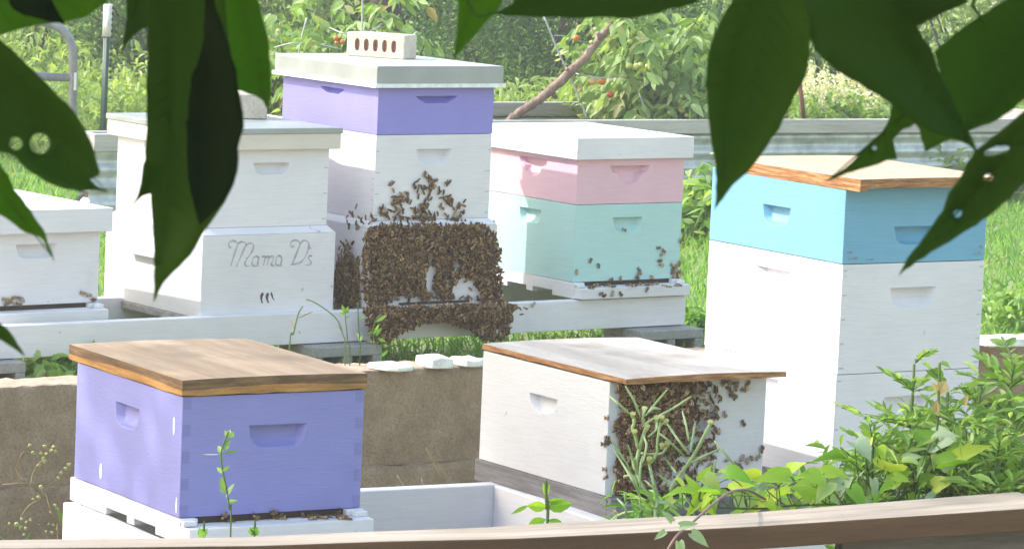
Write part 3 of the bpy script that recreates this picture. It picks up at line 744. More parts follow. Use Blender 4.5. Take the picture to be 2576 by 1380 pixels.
# ------------------------------------------------------------------ rail in the foreground
F_U = [-80, 0, 644, 965, 1288, 1608, 1932, 2575, 2680]; F_V = [1381, 1378, 1371, 1360, 1353, 1338, 1320, 1278, 1270]   # front edge
F_D = [.075, .075, .080, .090, .108, .130, .118, .150, .150]                                                              # its depth
rl = empty('fence_rail', (at(0, 1378, 5.98).x, 5.98, FRONT_Z)); tag(rl, 'weathered wooden fence rail crossing the very bottom of the picture', 'fence')
b = MB(); n = 60; ht = .042; sec = []
for i in range(n+1):
    u = -80 + 2760*i/n; v = float(np.interp(u, F_U, F_V)); dp_ = float(np.interp(u, F_U, F_D)); p = at(u, v, 5.98 + (u+80)/2760*.96)
    q = p + Vector((-.47*dp_, .88*dp_, 0)); sec.append((p, q))
for (p, q), (p2, q2) in zip(sec, sec[1:]):
    dz = Vector((0, 0, ht))
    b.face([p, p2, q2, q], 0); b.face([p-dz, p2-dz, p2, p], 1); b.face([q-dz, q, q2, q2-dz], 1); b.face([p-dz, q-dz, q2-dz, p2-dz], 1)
for (p, q) in (sec[0], sec[-1]):
    dz = Vector((0, 0, ht)); b.face([p, q, q-dz, p-dz], 1)
def turned(o_):          # long grain along the board: rotate the mesh into the board's own axes
    d_ = (sec[-1][0]-sec[0][0]); a_ = math.atan2(d_.y, d_.x); m_ = Matrix.Translation(sec[0][0]) @ Matrix.Rotation(a_, 4, 'Z')
    o_.data.transform(m_.inverted()); o_.matrix_basis = m_; return o_
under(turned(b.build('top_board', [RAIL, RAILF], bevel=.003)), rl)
b = MB(); pa, pb = sec[49][0], sec[60][0]
for (p, p2) in zip(sec[49:60], sec[50:]):
    o0, o1 = p[1]*.5+p[0]*.5, p2[1]*.5+p2[0]*.5; dz, dd = Vector((0,0,ht+.001)), Vector((0,0,.16)); th = Vector((-.012,.022,0))
    for q in ([o0-dz-dd, o1-dz-dd, o1-dz, o0-dz], [o0-dz-dd+th, o0-dz+th, o1-dz+th, o1-dz-dd+th]): b.face(q)
under(b.build('lower_board', GREYD), rl)
for k in (4, 57):
    p = sec[k][0] + Vector((-.02, .05, 0)); b = MB()
    if k == 57: p = sec[60][0] + Vector((.25, .3, 0))
    b.box(p.x-.04, p.x+.04, p.y-.03, p.y+.03, FRONT_Z, sec[k][0].z-ht-.001); under(b.build('fence_post', RAILF, bevel=.003), rl)
# ------------------------------------------------------------------ raised beds, plank
def bed(u0, u1, Yl, Yr, vtop_l, vtop_r, label, hz=None, rail_h=.062, depth=1.0):
    a, c = at(u0, vtop_l, Yl), at(u1, vtop_r, Yr)
    zt = (a.z + c.z)/2; dd = Vector((c.x-a.x, c.y-a.y, 0)); ln = dd.length; yaw = math.atan2(dd.y, dd.x)
    r = empty('raised_bed', (a.x, a.y, 0), yaw); tag(r, label, 'raised bed')
    b = MB(); b.box(0, ln, -.012, .032, zt-rail_h, zt); b.box(0, ln, depth-.03, depth+.012, zt-rail_h, zt); b.build('top_rail', BEDW, r, bevel=.004)
    b = MB(); b.box(0, .04, .033, depth-.031, zt-rail_h, zt-.001); b.build('end_rail', BEDW, r, bevel=.004)
    b = MB(); b.box(ln-.04, ln, .033, depth-.031, zt-rail_h, zt-.001); b.build('end_rail', BEDW, r, bevel=.004)
    b = MB(); nz = 60; zs = [ .03 + (zt-rail_h-.002-.03)*k/nz for k in range(nz+1)]
    wv = lambda z: .004 + .010*math.sin(z*2*math.pi/.068)
    for k in range(nz):
        for (ya, fl) in ((.012, 1), (depth-.012, -1)):
            f = b.face([(0, ya+fl*wv(zs[k]), zs[k]), (ln, ya+fl*wv(zs[k]), zs[k]), (ln, ya+fl*wv(zs[k+1]), zs[k+1]), (0, ya+fl*wv(zs[k+1]), zs[k+1])], 0, True)
        for (xa, fl) in ((.012, 1), (ln-.012, -1)):
            f = b.face([(xa+fl*wv(zs[k]), .03, zs[k]), (xa+fl*wv(zs[k]), depth-.03, zs[k]), (xa+fl*wv(zs[k+1]), depth-.03, zs[k+1]), (xa+fl*wv(zs[k+1]), .03, zs[k+1])], 0, True)
    b.build('corrugated_sheet', CORR, r)
    b = MB(); b.box(.02, ln-.02, .035, depth-.035, .02, zt-.07); b.build('soil', SOIL, r)
    b = MB(); b.box(-.02, ln+.02, -.035, .0, 0, .034); b.build('base_board', BEDW, r, bevel=.004)
    return r, a, c, zt
BED, BA, BC, BZ = bed(760, 2760, 16.05, 18.4, 301, 301, 'long raised garden bed of corrugated steel behind the hives, tomatoes growing in it')
bed(234, 420, 15.0, 15.18, 338, 335, 'short corrugated raised bed behind the lettered hive at the left', rail_h=.07, depth=.14)
def bed_y(u): return 16.05 + (u-760)/2000*2.35

# ------------------------------------------------------------------ gate, post, stake, stick
Yg = 17.6
gt = empty('pipe_gate', (at(60, 600, Yg).x, Yg, 0)); tag(gt, 'grey tube farm gate with a rounded corner at the far left', 'gate')
rad = .0205
b = MB(); top = [at(-420, 22, Yg), at(-150, 36, Yg), at(60, 49, Yg), at(105, 54, Yg), at(140, 66, Yg), at(165, 84, Yg), at(180, 112, Yg), at(184, 150, Yg), at(183, 260, Yg), at(181, 470, Yg)]
end = top[-1].copy(); end.z = .18; b.tube(spline(top + [end], 4), rad, 10); under(b.build('outer_tube', STEEL), gt)
for v0, v1 in ((182, 196), (418, 429), (300, 312)):
    if v0 == 300: continue
    b = MB(); b.tube([at(-420, v0-12, Yg), at(178, v1, Yg)], rad*.92, 10); under(b.build('cross_tube', STEEL), gt)
b = MB(); b.box(-.006, .006, -.03, -.024, -.04, .04, 0, Matrix.Translation(at(191, 204, Yg))); under(b.build('hinge_plate', POSTW), gt)
Yp = 17.9
tp = empty('fence_post', (at(258, 340, Yp).x, Yp, 0)); tag(tp, 'dark green steel fence post with white top standing behind the left bed', 'post')
a, c, mid = at(258, 345, Yp), at(272, 11, Yp), at(268.5, 92, Yp); a0 = a - (c-a)*(a.z/(c.z-a.z))
def tpost(b, p, q, wd, mi):
    b.tube([p, q], [wd, wd], 4, mi); b.tube([p+Vector((.004,-.012,0)), q+Vector((.004,-.012,0))], [wd*.55]*2, 4, mi)
b = MB(); tpost(b, a0, mid, .0195, 0)
under(b.build('post_shaft', POSTG), tp)
b = MB(); tpost(b, mid, c, .027, 0); under(b.build('white_tip', POSTW), tp)
b = MB()
for k in range(13):
    q = c.lerp(a0, .02+k*.035) + Vector((.024, 0, 0)); b.ball(q, (.009, .008, .009), None, 6, 4)
under(b.build('stud', POSTG), tp)
Ys = bed_y(2020) + .35
b = MB(); p0 = at(2026, 330, Ys); p1 = at(2011, 205, Ys); p0b = p0 - (p1-p0)*((p0.z-BZ+.08)/(p1.z-p0.z))
b.tube([p0b, p1], [.011, .010], 6); tag(b.build('garden_stake', RUST), 'rusty brown steel stake standing among white flowers', 'stake')
Yk = bed_y(1400) + .30
b = MB(); path = [(1262,322,11),(1290,296,11.5),(1330,268,11),(1372,238,12),(1412,203,12.5),(1440,175,12),(1470,148,10.5),(1496,115,10),(1514,90,10.5),(1538,64,9)]
pts = spline([at(u, v, Yk + .18*(i/9)) for i, (u, v, _) in enumerate(path)], 5)
rs = [w_/FPX*Yk*random.uniform(.94, 1.07) for w_ in np.interp(np.linspace(0, 9, len(pts)), range(10), [q[2] for q in path])]
pts = [p + Vector((random.gauss(0,.002), random.gauss(0,.002), random.gauss(0,.002))) for p in pts]
b.tube(pts, rs, 9)
for (u, v, u2, v2) in ((1430,182,1424,172),(1388,232,1400,247),(1330,268,1324,256),(1512,96,1502,82)):
    b.tube([at(u, v, Yk+.1), at((u+u2)/2, (v+v2)/2, Yk+.09), at(u2, v2, Yk+.08)], [.016, .013, .008], 6)
tag(b.build('stick', STICK, merge=False), 'grey brown dead branch leaning up across the tomato plants', 'branch')

# ------------------------------------------------------------------ background trees and bushes
trunk_p = on_z(966, -30, 0); Yt = 21.5
tr = empty('background_tree', (at(966, 0, Yt).x, Yt, 0)); tag(tr, 'dark brown tree trunk rising behind the violet hive', 'tree')
tx = tr.location.x
b = MB(); tp_ = [Vector((tx-.02, Yt, -.05)), Vector((tx, Yt, .3)), Vector((tx+.01, Yt, .8)), Vector((tx-.02, Yt, 1.6)), Vector((tx+.05, Yt, 2.6)), Vector((tx, Yt+.1, 4.2))]
b.tube(spline(tp_, 5), [.11-.0022*k for k in range(26)], 12); under(b.build('trunk', BARK), tr)
P = blob_points(2600, (tx+.3, Yt+.5, 4.6), (1.7, 1.6, 1.3), 16)
under(leaves('crown', P, L_BUSHD, None, (.07, .13), .5, .0, .4), tr)
b = MB()
for k in range(6):
    a_ = k*1.05; p0 = Vector((tx, Yt, 2.3+.25*k)); q = Vector((tx+.3+1.1*math.cos(a_), Yt+.5+1.1*math.sin(a_), 4.2+.2*math.sin(k*3)))
    b.tube([p0, p0.lerp(q, .5)+Vector((0,0,.15)), q], [.045, .03, .012], 6)
under(b.build('limb', BARK, merge=False), tr)
def bush(u, Y, wd, ht, n, mat, label, lf=(.035, .06), seedc=None, depth=.9, ups=.25, asp=.45):
    c = at(u, 300, Y); r = empty('bush', (c.x, Y, 0)); tag(r, label, 'bush', 'bushes behind the garden bed')
    P = blob_points(n, (c.x, Y, ht*.46), (wd/2, depth/2, ht*.52), 22, .30)
    P = P[P[:, 2] > .02]
    under(leaves('foliage', P, mat, None, lf, asp, ups, .3), r)
    b = MB()
    for k in range(9):
        a_ = random.uniform(0, 6.28); q = Vector((c.x+wd*.3*math.cos(a_), Y+depth*.3*math.sin(a_), ht*random.uniform(.5, .85)))
        p = Vector((c.x+.1*math.cos(a_), Y+.08*math.sin(a_), -.02)); b.tube([p, p.lerp(q, .5)+Vector((0,0,.06)), q], [.016, .011, .004], 5)
    under(b.build('stem', BARK, merge=False), r)
bush(420, 22.5, 1.7, 1.25, 6500, L_BUSH, 'mid green bush behind the pipe gate and the steel post')
bush(760, 22.8, 1.6, 1.35, 6000, L_WEED, 'pale green bush behind the left tomato plant')
bush(1130, 22.2, 1.5, 1.4, 7000, L_BUSHD, 'dark green bush to the right of the tree trunk')
bush(1290, 20.4, 1.2, 1.1, 6500, L_BUSHD, 'dark feathery bush behind the leaning dead branch', (.03, .055), asp=.3)
bush(1560, 21.6, 1.6, 1.3, 6500, L_BUSHD, 'dark green bush behind the right tomato plant')
bush(1745, 20.2, 1.0, .95, 5500, L_BUSH, 'dull green bush right of the right tomato plant', (.03, .05), asp=.35)
bush(2080, 21.8, 1.5, 1.1, 5000, L_BUSH, 'green bush behind the white flowers')
bush(2480, 21.5, 1.8, 1.1, 5000, L_WEED, 'pale green bush at the far right behind the hanging leaves')
bush(40, 23.5, 1.8, 1.2, 5200, L_WEED, 'yellow green bush at the far left behind the gate')
bush(1750, 27, 3.0, 1.8, 6500, L_WEED, 'sunlit yellow green thicket at the upper right')
bush(-420, 22.0, 2.2, 1.3, 3500, L_WEED, 'yellow green bush left of the gate', lf=(.05,.08))
bush(3050, 21.5, 2.2, 1.2, 3500, L_BUSH, 'green bush right of the long raised bed', lf=(.05,.08))
# meadow weeds and grass: one sheet nobody could count
def in_view_strip(n, Y0, Y1, pad=.25):
    Y = rng.uniform(Y0, Y1, n); X = rng.uniform(-1, 1, n) * (.1325*Y + pad); return X, Y
X, Y = in_view_strip(95000, 18.0, 39); Y = 17.9 + 21*((Y-18)/21)**1.7; X = rng.uniform(-1, 1, len(Y)) * (.1325*Y + 2.0)
clump = np.sin(X*2.1+Y*.7)*.5+np.sin(X*.8-Y*1.3)*.5
Z = rng.uniform(0, 1, len(X))**1.3 * (.34 + .16*clump)
tag(leaves('meadow_weeds', np.stack([X, Y, np.clip(Z, 0, 2)], 1), L_WEED, None, (.05, .10), .30, .8, .25), 'sunlit tall weeds growing over the field behind the garden', 'weeds', kind='stuff')
def grass_patch(X, Y, Zb, h=(.05, .13)):
    n = len(X); P = np.stack([X, Y, np.full(n, 0.0)+Zb], 1)
    D = rdir(n, 2.2, .8); Nn = rdir(n, .2); Lg = rng.uniform(*h, n)
    return leaf_arrays(P, D, Nn, Lg, rng.uniform(.004, .008, n), 2, .35, .15)
X, Y = in_view_strip(105000, 10.6, 18.4, 1.6)
loc = np.array([(Vector((x, y, 0)) - Vector((WALL0.x, WALL0.y, 0))).dot(V2) for x, y in zip(X, Y)])
bedl = BED.matrix_basis.inverted()
keep = loc > .17
tall = .6 + .5*(np.sin(X*5+Y*3) > .1)
V, F = grass_patch(X[keep], Y[keep], 0.0, (.045, .135))
tag(mesh_obj('grass', V, F, L_GRASS), 'bright green grass growing around the back row of hives', 'grass', kind='stuff')
n = 9000; a_ = rng.uniform(-2.2, 3.4, n); b_ = rng.uniform(-3.4, -.03, n)
PP = np.array([garden(i, j, FRONT_Z) for i, j in zip(a_, b_)])
V, F = grass_patch(PP[:, 0], PP[:, 1], FRONT_Z, (.05, .16))
tag(mesh_obj('lower_grass', V, F, L_GRASS), 'green grass on the lower ground in front of the concrete wall', 'grass', kind='stuff')

# ------------------------------------------------------------------ small plants
def plant(name, label, cat, loc, group=None):
    r = empty(name, loc); tag(r, label, cat, group); return r
def leafy_clump(u, v, Y, zb, n, wd, ht, mat, label, lf=(.04, .07), asp=.5, name='leafy_weed'):
    c = at(u, v, Y); r = plant(name, label, 'plant', (c.x, Y, zb))
    P = blob_points(n, (c.x, Y, zb+ht*.5), (wd/2, wd/2.4, ht*.5), 10, .35); P = P[P[:, 2] > zb+.005]
    under(leaves('foliage', P, mat, None, lf, asp, .35, .35), r)
    b = MB()
    for k in range(6):
        q = Vector(P[random.randrange(len(P))]); b.tube([(c.x+random.uniform(-.03,.03), Y, zb-.005), (c.x+(q.x-c.x)*.5, (Y+q.y)/2, zb+(q.z-zb)*.6), q], [.004, .003, .0015], 4)
    under(b.build('stem', L_STALK, merge=False), r); return r
leafy_clump(1750, 470, 15.6, 0, 700, .34, .34, L_RAG, 'bright leafy weed between the mint hive and the blue topped hive', (.05, .09))
leafy_clump(2540, 800, 13.0, 0, 420, .26, .16, L_RAG, 'low clover clump right of the blue topped hive', (.03, .05))
leafy_clump(110, 920, 10.75, .0, 260, .22, .12, L_RAG, 'broad leaved weed clump behind the wall at the left', (.04, .07), .6)
leafy_clump(210, 915, 10.8, .0, 260, .22, .13, L_RAG, 'broad leaved weed clump beside the periwinkle hive lid', (.04, .07), .6)
leafy_clump(1755, 800, 12.6, 0, 200, .14, .10, L_GRASS, 'small weed tuft at the right end of the white stand', (.05, .09), .2)

def tomato_plant(u, Y, zb, spread, ht, n, label, fruits, cu=None):
    c = at(u, 200, Y); r = plant('tomato_plant', label, 'tomato plant', (c.x, Y, zb))
    b = MB(); tips = []
    for k in range(16):
        a_ = random.uniform(0, 6.28); q = Vector((c.x+spread*.5*math.cos(a_)*random.uniform(.3,1), Y+spread*.32*math.sin(a_), zb+ht*random.uniform(.45, 1.0)))
        p = Vector((c.x+random.uniform(-.08,.08), Y+random.uniform(-.06,.06), zb-.02))
        b.tube(spline([p, p.lerp(q, .45)+Vector((random.uniform(-.04,.04),0,.06)), q], 4), [.0075-.0005*j for j in range(9)], 5); tips.append((p, q))
    under(b.build('stem', L_STALK, merge=False), r)
    # leaves sit on stalks: 5 to 7 drooping leaflets each
    P = []; D = []; 
    m = n//6
    for k in range(m):
        p, q = random.choice(tips); t = random.uniform(.3, 1.05)
        base = p.lerp(q, t) + Vector((random.gauss(0,.05), random.gauss(0,.05), random.gauss(0,.04)))
        a_ = random.uniform(0, 6.28); ax = Vector((math.cos(a_), math.sin(a_), random.uniform(-.5,.35))).normalized()
        for s in range(6):
            P.append(base + ax*(.02+.020*s) - Vector((0,0,.004*s*s*.5)))
            sd = ax.cross(Vector((0,0,1)))*(1 if s % 2 else -1)
            D.append((ax*.5 + sd*.9*(s < 5) + Vector((0,0,random.uniform(-.95,.05)))).normalized())
    P = np.array(P); D = np.array(D); k = len(P); Lg = rng.uniform(.045, .085, k)
    V, F = leaf_arrays(P, D, rdir(k, 1.0), Lg, Lg*rng.uniform(.36,.62,k), 3, .2, .2)
    under(mesh_obj('foliage', V, F, L_TOM), r)
    for (fu, fv, rad, m) in fruits:
        fp_ = at(fu, fv, Y-spread*.44); b = MB(); rr = rad/FPX*Y
        b.ball((0,0,0), (rr, rr, rr*.92), None, 14, 10)
        b.tube([(0,0,rr*.85), (.003,0,rr*1.25), (.01,.004,rr*1.7)], .002, 5, 1)
        under(b.build('tomato', [m, L_STALK], None, fp_), r)
    return r
YT = bed_y(1580)+.55
tomato_plant(1590, YT, BZ-.07, .80, .62, 1900, 'large tomato plant with green and red tomatoes right of the dead branch',
   [(1583,166,9,TOMG),(1601,168,10,TOMG),(1611,164,8,TOMG),(1630,168,9,TOMG),(1490,205,10,TOMY),(1504,207,5,TOMY),(1515,205,10,TOMO),(1449,96,9,TOMO),(1488,107,6,TOMG),(1538,203,6,TOMG),(1536,238,9,TOMR),(1585,105,7,TOMG),(1505,227,5,TOMG)])
tomato_plant(1735, bed_y(1735)+.3, BZ-.07, .42, .26, 800, 'low tomato plant with pale yellow tomatoes spilling over the bed rail', [(1721,262,10,TOMY),(1716,277,9,TOMG),(1728,290,7,TOMG)])
tomato_plant(790, bed_y(790)+.7, BZ-.07, .95, .62, 1800, 'tomato plant with orange tomatoes behind the violet hive',
   [(775,118,8,TOMO),(783,108,6,TOMO),(845,96,7,TOMO),(847,108,6,TOMO),(861,106,7,TOMO),(700,78,6,TOMY)])
tomato_plant(1045, bed_y(1045)+.4, BZ-.07, .30, .42, 330, 'thin tomato shoot beside the brick on the galvanised lid', [])
def cage(name, wires, label, mat=WIRE):
    r = None; b = MB(); P0 = None
    for w_ in wires:
        pts = [at(*q) for q in w_[0]]
        if P0 is None: P0 = pts[0]
        b.tube(spline(pts, 4), w_[1], 6)
    tag(b.build(name, mat, merge=False), label, 'wire support')
Y1 = YT-.28
cage('tomato_cage', [([(1368,40,Y1),(1400,120,Y1),(1428,180,Y1),(1455,240,Y1),(1478,302,Y1)], .0045), ([(1560,120,Y1+.3),(1595,200,Y1+.1),(1632,302,Y1)], .004),
     ([(1395,90,Y1),(1425,92,Y1+.3),(1470,106,Y1+.45),(1540,104,Y1+.4),(1560,95,Y1+.3)], .003), ([(1425,178,Y1),(1500,196,Y1-.1),(1590,190,Y1)], .003)], 'galvanised wire cage around the large tomato plant', WIRE)
Y2 = bed_y(800)+.35
cage('tomato_cage', [([(772,45,Y2),(756,110,Y2),(740,210,Y2)], .0045), ([(912,-10,Y2),(911,60,Y2),(908,150,Y2)], .0045), ([(690,120,Y2),(740,108,Y2-.1),(800,112,Y2),(860,125,Y2)], .003),
     ([(830,70,Y2),(870,85,Y2-.1),(930,80,Y2),(960,60,Y2+.2)], .003), ([(934,113,Y2),(975,114,Y2-.1),(1020,102,Y2),(1050,80,Y2)], .0035)], 'galvanised wire cage around the tomato plant behind the violet hive', WIRE)
# white flower spikes
r = plant('flowering_plant', 'bed of white blossoming spikes behind the rusty stake at the right', 'flowers', (at(2120, 290, bed_y(2120)+.6).x, bed_y(2120)+.6, BZ-.07))
P = []; D = []; FP = []
for k in range(90):
    Yq = bed_y(2120) + random.uniform(.25, .9); p = at(random.uniform(1990, 2330), 300, Yq); p.z = BZ-.07; hh = random.uniform(.18, .30)
    for j in range(26):
        q = p + Vector((random.gauss(0,.014), random.gauss(0,.014), hh*(.45+.55*j/26))); FP.append(q)
    for j in range(16): P.append(p + Vector((random.gauss(0,.04), random.gauss(0,.04), hh*random.uniform(.05,.6))))
under(leaves('foliage', np.array(P), L_RAG, None, (.035,.065), .45, .3, .3), r)
under(leaves('blossom', np.array(FP), L_FLOWER, None, (.012,.022), .9, .1, .2), r)

# ---- foreground weeds by the rail
def ragweed(u, vt, Y, zb, label, n_leaf=16, sc=1.0):
    """Upright weed with deeply cut leaves: every lobe is a small blade on a midrib."""
    t_ = at(u, vt, Y); r = plant('ragweed_plant', label, 'weed', (t_.x, Y, zb)); b = MB()
    p = Vector((t_.x+random.uniform(-.06,.06), Y, FRONT_Z)); q = Vector(t_); st = spline([p, p.lerp(q,.5)+Vector((random.uniform(-.02,.02),0,0)), q], 6)
    b.tube(st, [.006-.0003*k for k in range(len(st))], 6)
    P = []; D = []; Lg = []; Wd = []
    H = q.z-p.z
    for k in range(n_leaf):
        t = .46 + .54*k/(n_leaf-1); c = st[min(int(t*(len(st)-1)), len(st)-1)]
        a_ = k*2.4 + random.uniform(-.3,.3); ll = sc*random.uniform(.085,.135)*(1.25-.65*t)
        ax = Vector((math.cos(a_), math.sin(a_)*.8, random.uniform(.5,1.25))).normalized()
        for br in range(2 if t > .85 else 3):
            mid = []
            for s in range(6):
                f = (s+.4)/6; pos = c + ax*ll*f - Vector((0,0,ll*.22*f*f)); mid.append(pos)
                side = ax.cross(Vector((0,0,1))).normalized(); lb_ = ll*.50*math.sin(math.pi*min(f*.85+.15,1))
                for sg in (-1, 1):
                    P.append(pos); D.append((ax*1.15 + side*sg*.75 + Vector((0,0,random.uniform(-.15,.15)))).normalized()); Lg.append(lb_*random.uniform(.8,1.15)); Wd.append(lb_*.30)
            P.append(mid[-1]); D.append(ax); Lg.append(ll*.3); Wd.append(ll*.10)
            b.tube(mid, [.0016]*len(mid), 4)
            a_ += 1.9; ax = Vector((math.cos(a_), math.sin(a_)*.8, random.uniform(.2,.7))).normalized()
    under(b.build('stem', L_STALK, merge=False), r)
    k = len(P); V, F = leaf_arrays(np.array(P), np.array(D), rdir(k, 1.6), np.array(Lg), np.array(Wd), 2, .15, .15)
    under(mesh_obj('foliage', V, F, L_RAG), r)
N_LEAF = 1.5
for args in ((2300, 915, 7.35, 'tall ragweed with deeply cut leaves in front of the white hive body', 16, 1.25), (2385, 985, 7.3, 'ragweed beside a dry seed head in front of the white hive body', 14, 1.1),
             (2470, 960, 7.4, 'ragweed at the corner of the tall white hive', 15, 1.15), (2545, 905, 7.35, 'tall ragweed at the right edge of the picture', 18, 1.3),
             (2200, 1065, 7.25, 'short ragweed leaning left beside the vine leaves', 12, 1.2), (2590, 985, 7.5, 'ragweed partly cut off by the right edge', 16, 1.3), (2430, 1080, 7.2, 'low bushy ragweed behind the rail', 12, 1.1), (2515, 1100, 7.15, 'low ragweed just behind the rail at the right', 12, 1.1)):
    u, v, Y, lab, nl, s = args; ragweed(u, v, Y, FRONT_Z, lab, int(nl*N_LEAF), s)
def heart(b, c, ax, nrm, s, mi=0, wf=1.0, fd=.16, dr=.22):
    side = ax.cross(nrm).normalized(); nrm = side.cross(ax).normalized(); n = 9
    prof = [(0,.0),(.0,.28),(.10,.46),(.28,.50),(.48,.42),(.68,.27),(.85,.12),(1,0)]
    mids = [b.bm.verts.new(c + ax*s*t - nrm*s*dr*t*t) for t, _ in prof]
    for sg in (-1, 1):
        eds = [b.bm.verts.new(c + ax*s*(t - (.12 if 0 < i < 3 else 0)) + side*sg*s*w_*wf + nrm*s*(fd*w_ - dr*t*t + .025*math.sin(t*14+sg))) for i, (t, w_) in enumerate(prof)]
        for i in range(len(prof)-1):
            try:
                f = b.bm.faces.new((mids[i], mids[i+1], eds[i+1], eds[i])); f.smooth = True; f.material_index = mi
            except ValueError: pass
r = plant('bindweed_vine', 'vine with broad bright green heart shaped leaves behind the rail at the right', 'vine', at(2050, 1300, 6.95)); 
stems = MB()
vl = [(1735,1240,-.9,.2,.085,0),(1790,1255,.2,-.3,.08,0),(1840,1232,.9,.5,.11,0),(1900,1205,-.8,.4,.10,0),(1930,1262,.5,-.4,.085,0),(1985,1240,-.9,-.1,.09,0),(2040,1222,-.8,.5,.11,0),(1760,1285,.8,0,.08,0),
      (2120,1160,-1,.35,.13,0),(2180,1120,.2,.6,.10,0),(2075,1195,-1,.1,.13,0),(2140,1230,.6,-.5,.10,0),(2195,1205,.2,-.8,.10,1),(2150,1115,.5,-.2,.10,1),(2260,1185,1,.2,.12,0),(2310,1135,.9,.1,.12,0),(2370,1180,1,.4,.13,0),
      (2230,1250,-.6,-.5,.085,0),(2290,1240,.3,-.6,.09,0),(2345,1245,.8,-.2,.08,0),(2400,1220,.6,.2,.08,0),(2100,1262,-.4,-.5,.08,0),(2050,1270,.5,.3,.075,0),(1950,1290,.7,.1,.07,0),(1865,1290,-.7,.1,.07,0),(2440,1200,.9,.3,.08,0),(2490,1190,.4,-.4,.07,0),
      (2170,1270,.7,0,.07,1),(2540,1185,.9,.2,.09,0),(1985,1195,.3,.8,.07,0)]
vl += [(random.uniform(1690, 2560), 0, random.uniform(-1,1), random.uniform(-.6,.7), random.uniform(.06,.12), random.random() < .22) for _ in range(76)]
vl = [(u, v or 1300 - (u-1288)*.045 - random.uniform(5, 85 if u < 2080 else 150), a, b_, c_, d_) for u, v, a, b_, c_, d_ in vl]
for i, (u, v, dx, dz, s, pm) in enumerate(vl):
    Yl = 7.02 + random.uniform(-.06,.14) + (u-1700)/1000*.25; c = at(u, v, Yl); ax = Vector((dx, random.uniform(-.7,.1), dz)).normalized()
    b = MB(); heart(b, c, ax, (Vector((random.uniform(-.6,.6), random.uniform(-1.5,-.1), 1))).normalized(), s*random.choice((.30,.40,.48,.60)), 0, random.uniform(.45,.95), random.uniform(.1,.7), random.uniform(.1,.6))
    under(b.build('vine_leaf', L_VINEP if pm else L_VINE, merge=False), r)
    root_ = at(u+random.uniform(-50,50), 1302-(u-1288)*.045, Yl+.05); stems.tube(spline([root_, root_.lerp(c,.5)+Vector((random.uniform(-.02,.02),0,.01)), c], 4), .0011, 5, 1)
crp = [at(u, 1303-(u-1288)*.045+random.uniform(-4,4), 7.07+(u-1700)/1000*.25) for u in range(1690, 2600, 60)]; crp[0].z = FRONT_Z
stems.tube(spline(crp, 4), .0022, 6, 1)
mainv = [at(1660, 1420, 6.28), at(1700,1350,6.30), at(1745,1310,6.38), at(1790,1270,6.52), at(1835,1238,6.72), at(1880,1232,6.95), at(1925,1255,7.05)]
stems.tube(spline(mainv, 5), .0026, 6)
under(stems.build('stem', [L_VINESTEM, L_STALK], merge=False), r)
for (u, v, dx, dz, s, Yl) in ((1712,1322,.9,.25,.030,6.27),(1740,1340,.9,-.55,.036,6.27),(1708,1362,.2,-1,.032,6.27),(1690,1310,-.5,.6,.024,6.28),(1672,1335,-.6,-.5,.022,6.27)):
    b = MB(); heart(b, at(u, v, Yl), Vector((dx,-.2,dz)).normalized(), Vector((.2,-1,.4)).normalized(), s, 0, .5, .3, .3); under(b.build('vine_leaf', L_VINEP, merge=False), r)
for u, v, wd, ht, n in ((2235,1170,.22,.13,190), (2395,1150,.30,.17,260), (2530,1110,.26,.20,300), (2080,1240,.20,.08,120), (1650,1290,.20,.06,130)):
    c_ = at(u, v, 7.28); leafy_clump(u, v, 7.28, c_.z-ht/2, n, wd, ht, L_RAG if u > 2100 else L_GRASS, 'loose narrow leaved weed tangle ' + {2235:'left of the ragweed', 2395:'in the middle of the ragweed', 2530:'at the right edge of the picture', 2080:'behind the broad vine leaves', 1650:'at the foot of the podded weed'}[u], (.03, .07), .2)
# wild radish with long pods
Yq = 7.25
r = plant('podded_weed', 'pale green weed with long thin seed pods in front of the bee covered white hive', 'weed', at(1640, 1290, Yq))
def Z5(x, y): return (2240 + x*660/1430)*.67083, (1420 + y*637/1380)*.67083
stem_l = [[(480,1050),(430,960),(360,860),(325,780),(318,680),(335,590),(360,500),(395,400)], [(480,1050),(485,960),(455,840),(425,700),(420,650)], [(590,900),(640,820),(735,690),(800,590),(915,370)], [(330,560),(310,470),(285,400),(300,350),(285,290)],
          [(360,600),(440,610),(530,600),(575,525)], [(425,700),(480,610),(490,480),(520,320)], [(470,1060),(470,1100),(500,1150)], [(345,960),(330,900),(300,790),(215,790)]]
pods = [[(95,135),(180,210),(270,290)], [(225,55),(300,180),(350,310)], [(570,85),(480,190),(395,290)], [(765,140),(610,240),(440,330),(370,385)], [(515,245),(450,240),(390,300)], [(365,350),(375,290),(392,235)], [(110,490),(170,580),(240,690)],
        [(135,575),(220,710),(290,830),(340,920)], [(250,535),(280,640),(300,740)], [(495,430),(600,520),(720,640)], [(555,345),(640,470),(745,610)], [(690,260),(720,370),(745,510)], [(797,345),(775,480),(755,595)], [(560,655),(600,710),(640,760)],
        [(410,470),(460,430),(545,350)], [(480,410),(485,350),(490,320)], [(395,390),(380,470),(400,540),(370,680)], [(600,980),(700,1040),(785,1095)], [(690,930),(750,1000),(800,1080)], [(500,780),(560,830),(600,870)], [(1010,560),(880,620),(760,680)], [(950,500),(1050,620),(1150,740)],
        [(820,800),(920,780),(1010,765)], [(960,650),(945,760),(950,860)], [(385,820),(440,870),(480,900)], [(240,680),(270,760),(320,860)], [(300,640),(315,720)], [(370,620),(350,720),(345,900)], [(345,1130),(345,1050),(350,960)], [(110,1140),(240,1080),(420,1090)], [(240,1140),(225,1040),(160,970)], [(225,1000),(230,920)], [(450,1110),(380,1060),(300,1010)]]
b = MB()
